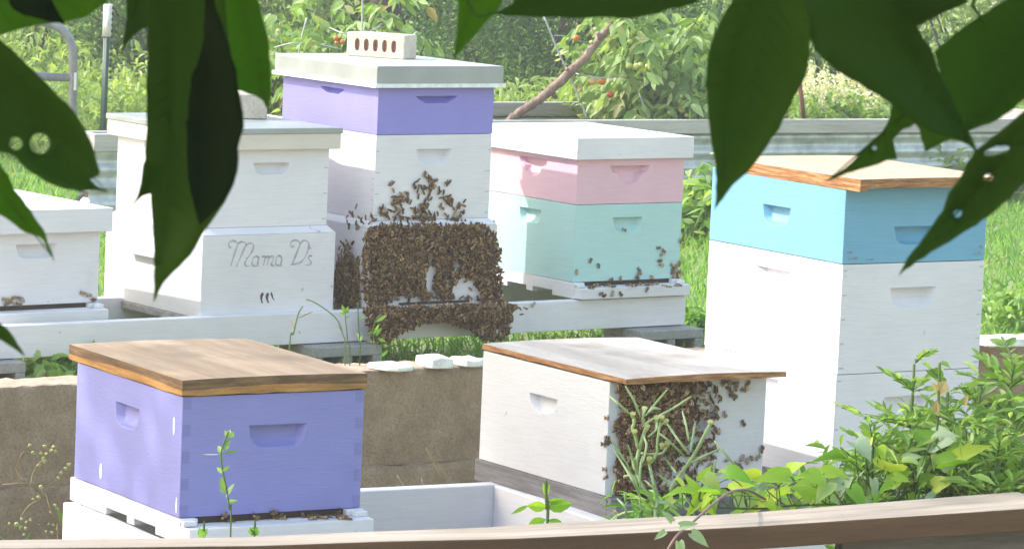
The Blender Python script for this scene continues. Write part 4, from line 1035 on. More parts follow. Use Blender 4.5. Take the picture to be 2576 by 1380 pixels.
b.tube([Vector((at(*Z5(480,1050), Yq).x, Yq, FRONT_Z)), at(*Z5(478,1060), Yq)], .0045, 6)
for s in stem_l: b.tube(spline([at(*Z5(*q), Yq+random.uniform(-.02,.02)) for q in s], 4), .0034 if len(s) > 4 else .0024, 6)
under(b.build('stem', L_POD, merge=False), r)
for s in pods:
    b = MB(); q = spline([at(*Z5(*q), Yq+random.uniform(-.05,.04)) for q in s], 4); m = len(q)
    b.tube(q, [.0024*min(1, .45+2.5*min(k, m-1-k)/m) for k in range(m)], 6); under(b.build('seed_pod', L_POD, merge=False), r)
b = MB()
for (x, y) in ((400,390),(480,320),(520,315),(555,345),(525,540),(570,525),(300,430),(285,290),(420,650),(380,245),(915,355)):
    b = MB(); b.tube([at(*Z5(x, y+25), Yq), at(*Z5(x+4, y-12), Yq-.005)], [.003, .0062], 6)
    under(b.build('flower_bud', L_SEED, merge=False), r)
# seedling in front of the periwinkle hive
def upright_weed(pts, Y, lv, label, mat, name='young_weed', rad=.003, zb=FRONT_Z, ls=1.0):
    r = plant(name, label, 'weed', at(*pts[0], Y)); b = MB(); p0 = at(*pts[0], Y); p0.z = zb - .005
    b.tube(spline([p0] + [at(u, v, Y) for u, v in pts], 5), rad, 6); under(b.build('stem', L_STALK, merge=False), r)
    P = []; D = []; Lg = []; Wd = []
    for (u, v, u2, v2, wd) in lv:
        p, q = at(u, v, Y), at(u2, v2, Y+random.uniform(-.03,.03)); P.append(p); D.append((q-p).normalized()); Lg.append((q-p).length*ls); Wd.append((q-p).length*wd*ls)
    V, F = leaf_arrays(np.array(P), np.array(D), rdir(len(P), .3)+np.array([0,-1.2,0]), np.array(Lg), np.array(Wd), 3, .05, .12)
    under(mesh_obj('foliage', V, F, mat), r); return r
upright_weed([(580,1345),(577,1280),(570,1230),(560,1180),(556,1140),(570,1095),(577,1085)], 7.3,
   [(565,1240,556,1195,.35),(568,1250,590,1212,.3),(570,1262,598,1256,.3),(560,1190,545,1172,.3),(560,1185,578,1170,.3),(555,1142,508,1140,.16),(560,1140,602,1130,.16),(558,1140,548,1118,.4),(562,1132,578,1116,.4),(568,1100,588,1084,.6),(570,1098,566,1080,.6),(572,1100,580,1078,.5),(563,1245,552,1225,.4),(560,1160,552,1142,.3),(566,1120,582,1102,.4)],
   'thin green seedling standing in front of the periwinkle hive', L_RAG, rad=.0018)
upright_weed([(1376,1345),(1375,1280),(1374,1240),(1373,1205)], 7.0,
   [(1376,1275,1443,1262,.5),(1376,1275,1325,1268,.5),(1376,1262,1420,1250,.5),(1374,1305,1328,1318,.55),(1376,1308,1420,1315,.5),(1374,1250,1366,1210,.25),(1374,1250,1384,1214,.25),(1330,1270,1285,1290,.2)],
   'small broad leaved seedling behind the rail left of the podded weed', L_VINE)
upright_weed([(2300,1330),(2352,1120),(2362,970),(2364,912)], 7.2, [(2362,985,2345,958,.4),(2362,990,2380,955,.7),(2360,1000,2372,968,.7),(2352,1050,2358,1000,.4),(2425,1020,2436,990,.5)], 'dry brown stalk with withered leaves among the ragweed', L_DRY, 'dry_stalk', .0025)
for (u, v, Y, lab, k) in ((512,1345,7.2,'tiny weed tuft on the front landing board',5),(640,1340,7.2,'tiny green tuft by the landing board',5)):
    upright_weed([(u,v+30),(u,v)], Y, [(u,v+8,u+random.randint(-14,14),v-random.randint(8,22),.4) for _ in range(k+3)], lab, L_GRASS, 'weed_tuft', .002)
# grasses in front of the swarm
Yw = 10.70
def stalks(lines, Y, label, mat, rad=.0022, lv=()):
    return upright_weed(lines[0], Y, lv, label, mat, 'grass_stalk', rad), [None for _ in lines]
upright_weed([(905,915),(905,860),(902,820),(900,760)], Yw, [(868,785,856,755,.35),(868,785,880,762,.35),(868,786,846,778,.3),(905,860,915,835,.3),(905,850,896,830,.3),(903,800,925,792,.3)], 'thin grass stalk with small leaves left of the swarm', L_GRASS, 'grass_stalk', .0016, ls=.72)
upright_weed([(880,915),(875,860),(868,790)], Yw, [(868,788,858,758,.4),(868,788,882,766,.4),(868,790,846,780,.35),(870,800,884,790,.35)], 'small leafy shoot against the lettered hive corner', L_RAG, 'young_weed', .0016, ls=.72)
upright_weed([(960,915),(950,880),(938,840),(945,805),(960,790)], Yw, [(938,842,960,800,.3),(945,810,985,782,.28),(940,830,920,845,.3),(950,850,980,862,.35),(945,845,968,812,.3),(940,835,962,828,.35),(955,900,985,870,.25)], 'bright green grass shoot in front of the hanging bees', L_GRASS, 'grass_stalk', .0016, ls=.72)
upright_weed([(728,880),(738,840),(750,790),(762,770)], Yw, [(740,830,732,800,.15),(750,800,790,780,.08)], 'dry bent grass stem in front of the lettered hive stand', L_DRY, 'dry_stalk', .0022)
upright_weed([(868,910),(862,840),(845,800),(800,765),(770,752)], Yw, [(862,840,850,810,.12)], 'curved grass stem arching over the white stand', L_STALK, 'grass_stalk', .0018)
# weeds at the foot of the wall
Yd = 9.0
r = plant('seeded_weed', 'straggly weed with pale yellow seed heads in front of the tan wall at the left', 'weed', at(170, 1365, Yd))
def Z7(x, y): return x*640/1933*.67083, (1600 + y*457/1380)*.67083
b = MB()
for s in ([(560,1310),(520,1150),(440,1100)], [(650,1090),(560,900),(520,760),(430,600)], [(350,640),(370,540),(430,420),(500,380)], [(350,640),(200,640),(30,650)], [(280,610),(200,520),(190,440),(230,340),(270,285),(330,300)], [(440,720),(350,620)], [(240,1010),(330,890),(430,830)], [(660,1380),(650,1090)], [(340,640),(450,740),(520,760)]):
    b.tube(spline([at(*Z7(*q), Yd+random.uniform(-.02,.02)) for q in s], 4), .0017, 5)
under(b.build('stem', L_DRY, merge=False), r)
b = MB()
for (x, y, s) in ((335,210,22),(375,290,22),(508,220,24),(580,265,22),(605,225,20),(635,275,18),(470,295,22),(525,300,20),(500,385,24),(440,430,20),(490,350,20),(785,425,24),(740,460,26),(690,515,24),(668,575,18),(470,675,26),(440,795,24),(380,810,22),(105,1090,18),(190,1100,30),(230,1140,26),(290,1145,22),(270,1215,18),(250,1040,16),(345,1045,16),(295,1075,16),(545,1095,15),(605,1105,16),(640,1150,16),(590,1190,16),(525,1185,15),(650,920,16),(620,880,18),(570,960,18)):
    b = MB(); u, v = Z7(x, y); rr = s*.80*640/1933*.67083/FPX*Yd
    for k in range(3): b.ball(at(u+random.uniform(-2,2), v+random.uniform(-2,2), Yd), (rr*random.uniform(.7,1.2), rr, rr*random.uniform(.6,1.1)), None, 7, 5)
    under(b.build('seed_head', L_SEED), r)
upright_weed([(186,1372),(175,1320),(150,1290)], Yd-.1, [(180,1340,140,1270,.22),(183,1350,160,1285,.22),(185,1360,172,1300,.25),(186,1365,190,1290,.2)], 'tuft of grey green blades at the foot of the tan wall', L_STALK, 'grass_tuft')
b = MB(); 
r = plant('grass_stalk', 'thin dry grass stems leaning against the tan wall behind the white frame', 'grass stem', at(1080, 1330, 8.6))
for s in ([(1068,1330),(1075,1270),(1060,1200)], [(1180,1325),(1165,1250),(1110,1180),(1075,1130)], [(1110,1200),(1085,1150),(1072,1125)], [(1020,1230),(1000,1195)]):
    b.tube(spline([at(u, v, 8.62) for u, v in s], 4), .0014, 5)
under(b.build('stem', L_DRY, merge=False), r)

# ------------------------------------------------------------------ bees
def bee_template(detail):
    b = MB(); sg, rg = (8, 6) if detail else (6, 5)
    b.ball((-.0042,0,.0022), (.0048,.0025,.0022), Matrix.Rotation(0,3,'Y'), sg, rg+1, 0)
    for f in b.bm.faces:
        f.material_index = 1 if math.sin(f.calc_center_median().x*1900) > 0.1 else 0
    k = len(b.bm.faces)
    b.ball((.0022,0,.0026), (.0024,.0022,.0021), None, sg, rg, 1)
    b.ball((.0052,0,.0021), (.0014,.0017,.0015), None, sg-1, rg-1, 0)
    for s in (-1, 1):
        b.face([(.002, s*.001, .0048), (-.002, s*.0036, .0050), (-.0068, s*.0040, .0044), (-.0075, s*.0020, .0046), (-.003, s*.0006, .0050)], 2)
        if detail:
            for x in (.0038, .002, 0): b.tube([(x, s*.0015, .0015), (x+.0006*(x-.0018)*800, s*.0040, .0016), (x+.0012*(x-.0018)*800, s*.0052, .0002)], .00035, 3, 0)
    return b
tb = bee_template(False); tb.bm.verts.ensure_lookup_table()
TV = np.array([v.co[:] for v in tb.bm.verts]); TF = [[v.index for v in f.verts] for f in tb.bm.faces]; TM = [f.material_index for f in tb.bm.faces]; tb.bm.free()
BEE_MESH = None
bees = []       # (world position, normal, heading, size, region)
def bee_at(key, axis, d, u, v, region, off=0.0, sc=1.0):
    p0, n = hv_plane(key, axis, d); P = on_plane(u, v, p0, n); nn = -n
    bees.append((P + nn*off, nn, random.uniform(0, 6.283), sc*random.uniform(.9, 1.15), region))
def fill(key, axis, d, poly, count, region, gaps=(), layers=(.0,), dens=None, sc=1.0):
    us_ = [q[0] for q in poly]; vs_ = [q[1] for q in poly]; k = 0; tries = 0
    while k < count and tries < count*40:
        tries += 1; u, v = random.uniform(min(us_), max(us_)), random.uniform(min(vs_), max(vs_))
        if not inside(u, v, poly) or any(inside(u, v, g) for g in gaps): continue
        if dens and random.random() > dens(u, v): continue
        bee_at(key, axis, d, u, v, region, random.choice(layers), sc); k += 1
# the swarm on the tall hive: front of the lower box
main = [(912,592),(930,568),(975,560),(1010,566),(1060,560),(1120,566),(1180,562),(1220,566),(1240,580),(1252,640),(1256,700),(1258,766),(1215,768),(1200,752),(1140,748),(1060,752),(985,752),(960,768),(915,770),(905,700)]
gaps = [[(1061,700),(1073,664),(1079,636),(1086,634),(1092,690),(1087,735),(1064,738)], [(1126,738),(1148,700),(1170,688),(1196,710),(1214,744),(1140,747)], [(1140,645),(1150,624),(1154,660),(1147,692),(1138,672)], [(992,742),(1055,744),(1055,753),(992,753)], [(1020,700),(1026,692),(1030,712),(1022,720)]]
for g in gaps:
    for _ in range(14 if len(g) > 4 else 5):
        q, q2 = random.choice(g), random.choice(g); t_ = random.uniform(0, .55); bee_at('tall', 'y', -.021, q[0]+(q2[0]-q[0])*t_+random.uniform(-4,4), q[1]+(q2[1]-q[1])*t_+random.uniform(-4,4), 'swarm')
fill('tall', 'y', -.021, main, 2000, 'swarm', gaps, (.001, .004, .008, .012))
fill('tall', 'y', -.021, main, 950, 'swarm', gaps, (.010, .014, .018))
# upward scatter
def clump(u, v, k, su, sv, d=-.001, region='climbers'):
    for _ in range(k): bee_at('tall', 'y', d, random.gauss(u, su), random.gauss(v, sv), region, random.choice((0, .003)))
for (u, v, k, su, sv) in ((1081,446,9,9,6),(1083,472,13,10,9),(1122,462,4,7,3),(1050,463,5,6,8),(983,458,3,3,6),(1000,490,6,14,7),(985,505,5,9,6),(1018,497,5,8,5),(1080,492,3,3,6),(1064,515,9,6,10),(1062,535,22,16,10),(1000,522,12,9,11),(960,534,12,8,9),(940,548,6,8,6),(1110,515,6,9,9),(1130,505,6,8,8),(1147,520,8,9,8),(1155,540,4,7,6),(1124,545,6,14,6),(1030,548,10,30,6),(1090,550,10,40,5),(1180,556,5,25,5),(1235,572,4,6,8)):
    clump(u, v, k, su, sv)
# left side of the lower box, thinning upwards
side = [(852,772),(846,720),(858,650),(868,600),(880,590),(890,640),(908,650),(908,770)]
fill('tall', 'x', -(HV['tall'][1]/2+.021), side, 420, 'swarm', (), (.001, .005, .009), lambda u, v: min(1, max(.08, (v-585)/130)))
for (u, v) in ((875,545),(884,535),(898,520),(890,538),(905,545),(912,552),(880,570),(902,572),(876,560),(868,615),(890,610),(880,625),(858,680),(852,700),(862,695),(899,560),(915,560),(922,548)):
    bee_at('tall', 'x', -(HV['tall'][1]/2+.021), u, v, 'climbers')
# beard hanging from the landing board
beard = [(908,776),(960,768),(1000,772),(1100,768),(1180,764),(1262,760),(1288,768),(1284,790),(1276,815),(1270,848),(1240,856),(1215,852),(1195,838),(1172,822),(1130,812),(1085,806),(1052,812),(1020,828),(985,846),(962,860),(940,858),(928,836),(918,800)]
fill('tall', 'y', -.086, beard, 1250, 'beard', (), (0, .004, .008, .012))
fill('tall', 'y', -.086, beard, 560, 'beard', (), (.012, .016, .020))
for (u, v) in ((1290,770),(1296,775),(1306,776),(1320,774),(1312,790)): bee_at('tall', 'y', -.086, u, v, 'beard')
ld_z = HV['tall'][0].location.z - LB - .0139
def on_flat(u, v, z, region, sc=1.0):
    P = on_z(u, v, z); bees.append((P, Vector((0,0,1)), random.uniform(0,6.283), sc*random.uniform(.9,1.1), region))
for _ in range(90): on_flat(random.uniform(930, 1275), random.uniform(757, 770), ld_z, 'beard')
# the white hive in front: dense left part, thinning to the right
cl = [(1546,965),(1600,962),(1740,962),(1860,958),(1840,985),(1812,1000),(1800,1060),(1795,1120),(1805,1190),(1760,1230),(1560,1245),(1542,1240),(1545,1180),(1556,1120),(1540,1080),(1560,1040)]
def dfw(u, v):
    e = 1.0
    if u > 1700: e = max(.07, 1 - (u-1700)/110*.85)
    if v > 1140 and u > 1640: e *= .45
    return e
fill('fw', 'y', -.001, cl, 1250, 'cluster', (), (.0, .003, .006), dfw)
fill('fw', 'y', -.001, [(1560,985),(1640,966),(1740,966),(1735,1060),(1700,1110),(1560,1220)], 700, 'cluster', (), (.006, .010))
for (u, v) in ((1868,980),(1878,972),(1850,975),(1832,975),(1838,990),(1848,1000),(1842,992),(1868,1062),(1822,1040),(1800,1045),(1866,1150),(1878,1158),(1890,1152),(1850,1165),(1862,1172),(1905,1150),(1915,1130),(1530,1105),(1524,1112),(1521,1200),(1785,1170),(1830,1155),(1808,1085),(1795,1150),(1818,960),(1835,962),(1852,962),(1880,965)):
    bee_at('fw', 'y', -.001, u, v, 'lone_cluster')
for (u, v) in ((1526,1104),(1522,1116),(1530,1050),(1525,1180)): bee_at('fw', 'x', -HV['fw'][1]/2-.001, u, v, 'lone_cluster')
# mint hive
for (u, v) in ((1568,605-28),(1655,648-25),(1668,650-20),(1712,605),(1718,618),(1664,640),(1660,655),(1664,628+38),(1690,665),(1700,672),(1695,690),(1705,684),(1708,664),(1484,656),(1505,669),(1450,683),(1606,677),(1603,700),(1606,690),(1692,676),(1703,695),(1712,688),(1560,700),(1640,698),(1535,704),(1700,680),(1690,684)):
    bee_at('pink', 'y', -.001, u, v, 'mint')
zp = HV['pink'][0].location.z - .012
for _ in range(34): on_flat(random.uniform(1480, 1735), 722 - random.uniform(0,1)*6 + random.gauss(0,2), zp, 'mint')
for (u, v) in ((1520,742),(1510,738),(1540,737),(1626,728),(1560,738)): bee_at('pink', 'y', -.0555, u, v, 'mint')
for (u, v) in ((1296,772),(1340,766)): bee_at('pink', 'y', -.04, u, v, 'mint')
# periwinkle hive entrance
zq = HV['fp'][0].location.z - .0138
for _ in range(34): on_flat(random.uniform(490, 890), random.gauss(1303, 3.5) - (0), zq, 'entrance')
for (u, v) in ((700,1300),(760,1298),(640,1302),(560,1302),(745,1318),(850,1290),(690,1292)): bee_at('fp', 'y', -.004, u, v-4, 'entrance')
# left hive
for (u, v) in ((20,755),(36,748),(48,750),(56,754),(30,760),(206,736),(222,742),(236,753),(44,764),(15,764),(10,752)): bee_at('left', 'y', -.001, u, v, 'left')
zl = HV['left'][0].location.z - .0138
for _ in range(12): on_flat(random.uniform(0, 240), 768 + random.gauss(0,1.5), zl, 'left')

REG = {'cluster': ('honey bee in the dense cluster on the front of the plywood lidded hive', 'bees clustered on the plywood lidded hive'),
       'lone_cluster': ('honey bee apart from the cluster on the front of the plywood lidded hive', 'bees scattered beside the cluster'),
       'mint': ('honey bee on the mint green hive around its entrance', 'bees on the mint hive'),
       'entrance': ('honey bee on the white landing board of the periwinkle hive', 'bees at the periwinkle hive entrance'),
       'left': ('honey bee at the entrance of the leftmost white hive', 'bees on the leftmost hive'),
       'climbers': ('honey bee climbing the white box above the swarm', 'bees above the swarm'),
       'swarm': ('', ''), 'beard': ('', '')}
order = {'lone_cluster': 0, 'entrance': 1, 'mint': 2, 'left': 3, 'climbers': 5, 'cluster': 4, 'swarm': 9, 'beard': 9}
def bee_matrix(P, nn, hd, sc):
    nn = nn.normalized(); a_ = nn.orthogonal().normalized(); c_ = nn.cross(a_)
    x = a_*math.cos(hd) + c_*math.sin(hd); y = nn.cross(x)
    return Matrix(((x.x,y.x,nn.x,P.x),(x.y,y.y,nn.y,P.y),(x.z,y.z,nn.z,P.z),(0,0,0,1))) @ Matrix.Diagonal((sc,sc,sc,1))
BS = 1.28
one = [i for i, q in enumerate(bees) if q[4] not in ('swarm', 'beard', 'cluster', 'climbers')]
cli = [i for i, q in enumerate(bees) if q[4] == 'climbers']; clu = [i for i, q in enumerate(bees) if q[4] == 'cluster']
random.shuffle(cli); 
clu.sort(key=lambda i: -(bees[i][0] - Vector((0,0,0))).dot(Vector((math.sin(R(32.8)), -math.cos(R(32.8)), 0))))   # outermost of the cluster first
one += cli[:30]; one += clu[:max(0, 296-len(one))]
one_s = set(one)
bd = bee_template(True); first = None
for i in one:
    P, nn, hd, sc, rg = bees[i]
    if first is None:
        first = bd.build('honey_bee', [BEE1, BEE2, BEEW], merge=False); o = first
    else:
        o = first.copy(); COL.objects.link(o)
    o.matrix_world = bee_matrix(P, nn, hd, sc*(1.12 if 'cluster' in rg else BS)); tag(o, REG[rg][0], 'bee', REG[rg][1])
Vs = []; Fs = []; Ms = []; Ts = []; k = 0
for i, (P, nn, hd, sc, rg) in enumerate(bees):
    if i in one_s: continue
    Mx = np.array(bee_matrix(P, nn, hd, sc*(1.12 if 'cluster' in rg else BS))); Vs.append(TV @ Mx[:3,:3].T + Mx[:3,3]); Fs += [[j+k for j in f] for f in TF]; Ms += TM; Ts += [random.random()]*len(TF); k += len(TV)
o = mesh_obj('bee_swarm', np.concatenate(Vs), Fs, [BEE1, BEE2, BEEW], None, True, Ms, Ts)
tag(o, 'dense brown mass of crawling honey bees covering the hive fronts', 'bee swarm', kind='stuff')

DAP = 700
# ------------------------------------------------------------------ tree in front: leaves hanging into the view
tree = empty('shade_tree', (-1.75, 1.6, FRONT_Z)); tag(tree, 'leafy tree whose big dark green leaves hang into the top of the picture', 'tree')
b = MB(); b.tube(spline([(-1.75,1.6,FRONT_Z-.05),(-1.78,1.6,.6),(-1.7,1.65,1.6),(-1.5,1.75,2.4),(-1.2,1.9,3.2)], 6), [.13-.003*i for i in range(25)], 12)
under(b.build('trunk', BARK), tree)
b = MB()
limbs = [[(-1.7,1.65,1.75),(-1.2,1.9,2.1),(-.6,2.1,2.05),(.0,2.25,1.9),(.45,2.35,1.75)], [(-1.5,1.75,2.4),(-.9,1.6,2.7),(0,1.8,2.7),(.6,2.2,2.5)], [(-1.72,1.62,1.7),(-1.2,2.1,1.85),(-.6,2.3,1.75),(-.25,2.35,1.68)]]
for l in limbs: b.tube(spline(l, 5), [.035-.0014*i for i in range(len(l)*5-4)], 7)
under(b.build('limb', BARK, merge=False), tree)
P = np.concatenate([blob_points(2600, (-.75, 2.0, 2.75), (1.15, 1.0, .5), 16, .35), blob_points(900, (-.5, 2.3, 2.15), (.9, .55, .22), 10, .3)])
P = P[P[:, 2] > 1.60 + .22]
under(leaves('crown', P, L_CROWN, None, (.10, .17), .38, -.3, .5, 3), tree)
st2 = empty('side_tree', (-5.7, 7.3, FRONT_Z)); tag(st2, 'tree left of the hives whose high branch dapples the front hives with shade', 'tree')
mid = Vector((-.42, 7.95, .42)) + SUN*6.2; ax_d = Vector((.58, .46, .67)); ax_e = SUN.cross(ax_d).normalized()
b = MB(); b.tube(spline([(-5.7,7.3,FRONT_Z-.1),(-5.75,7.3,1.5),(-5.6,7.25,3.0),(-5.65,7.2,4.6),(-5.5,7.2,6.2)], 6), [.16-.004*i for i in range(25)], 12)
under(b.build('trunk', BARK), st2)
b = MB(); b.tube(spline([(-5.62,7.25,3.2), (-5.3,7.2,3.9), mid-ax_d*.7, mid, mid+ax_d*.6], 6), [.05-.0019*i for i in range(25)], 7); under(b.build('limb', BARK), st2)
P = []
for k in range(DAP): P.append(mid + ax_d*random.uniform(-.66, .16) + ax_e*random.gauss(-.02, .17) + SUN*random.gauss(0, .15))
for k in range(DAP+1500): P.append(mid + ax_d*random.gauss(.41, .13) + ax_e*random.gauss(.22, .14) + SUN*random.gauss(0, .15))
under(leaves('branch_leaf', np.array([p[:] for p in P]), L_CROWN, None, (.07,.12), .45, -.1, .4, 3), st2)
under(leaves('crown', blob_points(1500, (-5.7, 7.2, 6.6), (1.2, 1.2, 1.0), 14), L_CROWN, None, (.08,.14), .45, -.1, .4), st2)
def hang(poly, Y, mat, mid=None, bend=.02, holes=(), tilt=(0, 0), label=None):
    """One hanging leaf: traced outline at its own distance, curved along the midrib, with thickness and a raised vein."""
    cu = sum(q[0] for q in poly)/len(poly); cv = sum(q[1] for q in poly)/len(poly)
    (mu0, mv0), (mu1, mv1) = mid; dx, dy = mu1-mu0, mv1-mv0; ln = math.hypot(dx, dy)
    def dep(u, v):
        s = ((u-mu0)*(-dy) + (v-mv0)*dx)/ln; t = ((u-mu0)*dx + (v-mv0)*dy)/ln/ln
        return Y + tilt[0]*(u-cu)/1000 + tilt[1]*(v-cv)/1000 - bend*(abs(s)/120) + bend*.9*math.sin(t*3.0)
    def dense(pl, step=16):
        o = []
        for i, (a_, b_) in enumerate(zip(pl, pl[1:]+pl[:1])):
            k = max(1, int(math.hypot(b_[0]-a_[0], b_[1]-a_[1])/step))
            for j in range(k):
                t = j/k; o.append((a_[0]+(b_[0]-a_[0])*t + (random.gauss(0, 1.5) if j else 0), a_[1]+(b_[1]-a_[1])*t + (random.gauss(0, 1.5) if j else 0)))
        return o
    bm = bmesh.new(); E = []
    for loop in [dense(poly)] + [dense(h, 6) for h in holes]:
        vs = [bm.verts.new((u, v, 0)) for u, v in loop]
        for i in range(len(vs)): E.append(bm.edges.new((vs[i], vs[(i+1) % len(vs)])))
    bmesh.ops.triangle_fill(bm, use_beauty=True, use_dissolve=False, edges=E)
    for _ in range(2): bmesh.ops.subdivide_edges(bm, edges=[e for e in bm.edges if not e.is_boundary and e.calc_length() > 26], cuts=1)
    bmesh.ops.triangulate(bm, faces=bm.faces)
    for v in bm.verts:
        v.co = at(v.co.x, v.co.y, dep(v.co.x, v.co.y))
    for f in bm.faces: f.smooth = True
    bmesh.ops.recalc_face_normals(bm, faces=bm.faces)
    me = bpy.data.meshes.new('leaf'); bm.to_mesh(me); bm.free(); me.materials.append(mat)
    o = bpy.data.objects.new('leaf', me); COL.objects.link(o)
    s = o.modifiers.new('thickness', 'SOLIDIFY'); s.thickness = .0005; s.offset = 0
    under(o, tree)
    if label: o['label'] = label
    vb_ = MB(); k = 12; pts = [at(mu0+dx*i/k, mv0+dy*i/k, dep(mu0+dx*i/k, mv0+dy*i/k)-.0006) for i in range(k+1)]
    vb_.tube(pts, [.0011*(1-.85*i/k)+.0001 for i in range(k+1)], 5)
    ux, uy = dx/ln, dy/ln; nv = max(5, int(ln/42))
    for i in range(1, nv):
        for sg in (-1, 1):
            x, y = mu0+dx*i/nv, mv0+dy*i/nv; q = []; st = 0; a0 = math.radians(58+random.uniform(-5,5))*sg
            while inside(x, y, poly) and not any(inside(x, y, h) for h in holes) and st < 40:
                q.append(at(x, y, dep(x, y)-.0004)); a_ = a0*(1-.012*st); x += 7*(ux*math.cos(a_)-uy*math.sin(a_)); y += 7*(uy*math.cos(a_)+ux*math.sin(a_)); st += 1
            if len(q) > 4: vb_.tube(q[:-1], [.00042*(1-.8*j/len(q)) for j in range(len(q)-1)], 4)
    vo = vb_.build('vein', mat if mat in (L_BLACK, L_BRIGHT) else L_VEIN, o, merge=False); vo.parent = o; vo.matrix_parent_inverse = Matrix()
    return o
def circ(u, v, ru, rv=None, rot=0):
    rv = rv or ru; return [(u + ru*math.cos(t)*math.cos(rot) - rv*math.sin(t)*math.sin(rot), v + ru*math.cos(t)*math.sin(rot) + rv*math.sin(t)*math.cos(rot)) for t in [k*2*math.pi/14 for k in range(14)]]
S2 = lambda pts, ox=0, oy=0: [(ox + x*.5, oy + y*.5) for x, y in pts]
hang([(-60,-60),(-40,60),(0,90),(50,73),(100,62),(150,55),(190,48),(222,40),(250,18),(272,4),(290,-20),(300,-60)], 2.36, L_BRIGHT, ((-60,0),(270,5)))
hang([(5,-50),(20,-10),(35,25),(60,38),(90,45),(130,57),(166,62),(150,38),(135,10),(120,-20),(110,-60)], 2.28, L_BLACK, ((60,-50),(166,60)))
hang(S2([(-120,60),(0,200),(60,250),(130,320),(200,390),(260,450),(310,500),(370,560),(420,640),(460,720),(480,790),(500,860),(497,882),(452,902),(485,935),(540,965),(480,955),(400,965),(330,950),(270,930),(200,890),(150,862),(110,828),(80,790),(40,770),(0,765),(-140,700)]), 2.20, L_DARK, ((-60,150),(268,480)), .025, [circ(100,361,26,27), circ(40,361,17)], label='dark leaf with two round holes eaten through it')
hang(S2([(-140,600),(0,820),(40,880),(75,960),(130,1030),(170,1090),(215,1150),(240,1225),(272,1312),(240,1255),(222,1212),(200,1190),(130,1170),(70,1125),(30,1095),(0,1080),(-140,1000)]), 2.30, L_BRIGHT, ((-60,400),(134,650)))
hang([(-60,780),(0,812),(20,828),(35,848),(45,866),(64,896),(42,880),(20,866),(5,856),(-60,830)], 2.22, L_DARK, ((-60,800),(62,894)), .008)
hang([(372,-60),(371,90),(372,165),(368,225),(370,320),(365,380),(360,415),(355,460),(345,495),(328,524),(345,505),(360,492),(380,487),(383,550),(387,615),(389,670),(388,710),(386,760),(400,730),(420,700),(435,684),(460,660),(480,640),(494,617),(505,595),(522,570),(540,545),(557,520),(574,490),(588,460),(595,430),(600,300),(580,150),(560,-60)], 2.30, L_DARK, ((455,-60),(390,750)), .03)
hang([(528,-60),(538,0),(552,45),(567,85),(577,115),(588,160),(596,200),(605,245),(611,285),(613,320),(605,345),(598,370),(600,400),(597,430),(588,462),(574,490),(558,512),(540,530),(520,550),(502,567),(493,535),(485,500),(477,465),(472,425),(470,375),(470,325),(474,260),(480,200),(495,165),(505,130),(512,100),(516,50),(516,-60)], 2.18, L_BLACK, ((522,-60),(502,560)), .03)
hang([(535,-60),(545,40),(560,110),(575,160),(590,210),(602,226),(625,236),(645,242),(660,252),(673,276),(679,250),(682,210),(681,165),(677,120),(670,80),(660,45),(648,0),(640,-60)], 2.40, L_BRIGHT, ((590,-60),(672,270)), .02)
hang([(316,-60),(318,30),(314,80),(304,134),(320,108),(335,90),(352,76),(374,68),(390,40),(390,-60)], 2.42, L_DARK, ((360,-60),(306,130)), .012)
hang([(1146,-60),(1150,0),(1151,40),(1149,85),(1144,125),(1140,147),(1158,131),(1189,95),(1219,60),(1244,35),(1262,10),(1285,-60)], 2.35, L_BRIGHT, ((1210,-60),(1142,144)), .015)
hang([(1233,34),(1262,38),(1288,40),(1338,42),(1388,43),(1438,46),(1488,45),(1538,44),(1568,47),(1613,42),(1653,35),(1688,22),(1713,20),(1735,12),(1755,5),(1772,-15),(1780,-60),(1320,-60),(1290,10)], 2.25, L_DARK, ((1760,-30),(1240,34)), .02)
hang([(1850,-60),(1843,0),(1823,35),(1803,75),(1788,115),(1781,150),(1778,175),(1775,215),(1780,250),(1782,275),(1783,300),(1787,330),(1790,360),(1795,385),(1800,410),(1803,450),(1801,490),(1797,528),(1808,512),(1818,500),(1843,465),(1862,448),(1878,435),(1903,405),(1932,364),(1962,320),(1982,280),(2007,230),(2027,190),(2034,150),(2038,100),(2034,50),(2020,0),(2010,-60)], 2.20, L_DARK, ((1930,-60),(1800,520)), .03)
hang([(1985,-60),(2020,40),(2039,97),(2052,125),(2067,145),(2102,175),(2142,200),(2182,225),(2212,240),(2245,262),(2290,300),(2340,330),(2400,345),(2430,358),(2453,380),(2445,345),(2425,310),(2400,260),(2372,205),(2347,135),(2325,100),(2307,66),(2350,45),(2390,25),(2434,6),(2425,-20),(2440,-60)], 2.28, L_DARK, ((2180,-60),(2450,376)), .03)
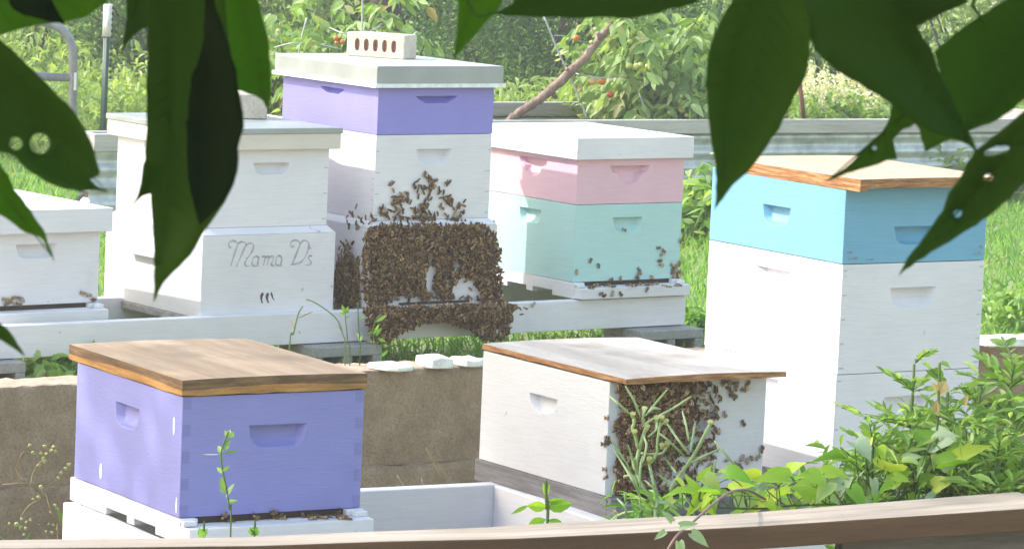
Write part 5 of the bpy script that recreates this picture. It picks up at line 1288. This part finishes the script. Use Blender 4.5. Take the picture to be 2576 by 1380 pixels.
hang([(2235,225),(2244,262),(2240,290),(2232,310),(2217,335),(2182,365),(2162,388),(2142,410),(2107,435),(2075,457),(2105,447),(2132,435),(2165,425),(2192,418),(2232,402),(2258,400),(2254,388),(2252,375),(2246,352),(2258,338),(2272,325),(2302,311),(2313,325),(2318,350),(2328,382),(2342,374),(2357,367),(2392,350),(2420,356),(2440,366),(2420,320),(2360,270),(2300,230)], 2.36, L_MID, ((2330,240),(2080,455)), .015, [circ(2200,372,6,5)])
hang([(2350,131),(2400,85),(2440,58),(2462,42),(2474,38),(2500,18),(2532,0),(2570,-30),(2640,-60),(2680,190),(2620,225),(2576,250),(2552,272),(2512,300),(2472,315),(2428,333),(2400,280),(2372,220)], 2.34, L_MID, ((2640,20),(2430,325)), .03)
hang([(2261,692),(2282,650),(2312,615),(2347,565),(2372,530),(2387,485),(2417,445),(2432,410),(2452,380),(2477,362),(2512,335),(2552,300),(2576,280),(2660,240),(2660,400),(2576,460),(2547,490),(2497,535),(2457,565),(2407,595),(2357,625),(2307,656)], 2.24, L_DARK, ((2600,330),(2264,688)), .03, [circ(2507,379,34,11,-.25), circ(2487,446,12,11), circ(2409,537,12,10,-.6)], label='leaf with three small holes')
b = MB()
for q in ([(2500,-90,2.3),(2455,-10,2.31),(2448,15,2.31),(2466,42,2.32),(2478,58,2.33)], [(2455,-10,2.31),(2400,-60,2.3)], [(2453,378,2.28),(2447,362,2.28),(2432,330,2.29)], [(1233,35,2.25),(1215,40,2.26),(1190,30,2.27),(1150,-60,2.3)], [(500,-60,2.2),(470,-140,2.2),(300,-200,2.25)], [(0,-60,2.3),(200,-200,2.3)], [(2600,-80,2.3),(2300,-200,2.3),(1900,-180,2.25)]):
    b = MB(); b.tube(spline([at(*z) for z in q], 4), .0011, 6)
    under(b.build('twig', L_MID, merge=False), tree)

# ------------------------------------------------------------------ haze, an added volume imitating lens glare
b = MB(); b.box(-60, 60, -30, 90, -1.4, 9.0)
m, t, o = new_mat('glare_haze'); t.nodes.remove(o); o = t.nodes.new('ShaderNodeOutputMaterial')
v = t.nodes.new('ShaderNodeVolumePrincipled'); v.inputs['Color'].default_value = (1, 1, 1, 1); v.inputs['Density'].default_value = .0045; v.inputs['Anisotropy'].default_value = .3
t.links.new(v.outputs[0], o.inputs['Volume'])
hz = b.build('haze', m); tag(hz, 'thin bright haze added to stand in for lens glare', 'haze', kind='stuff')
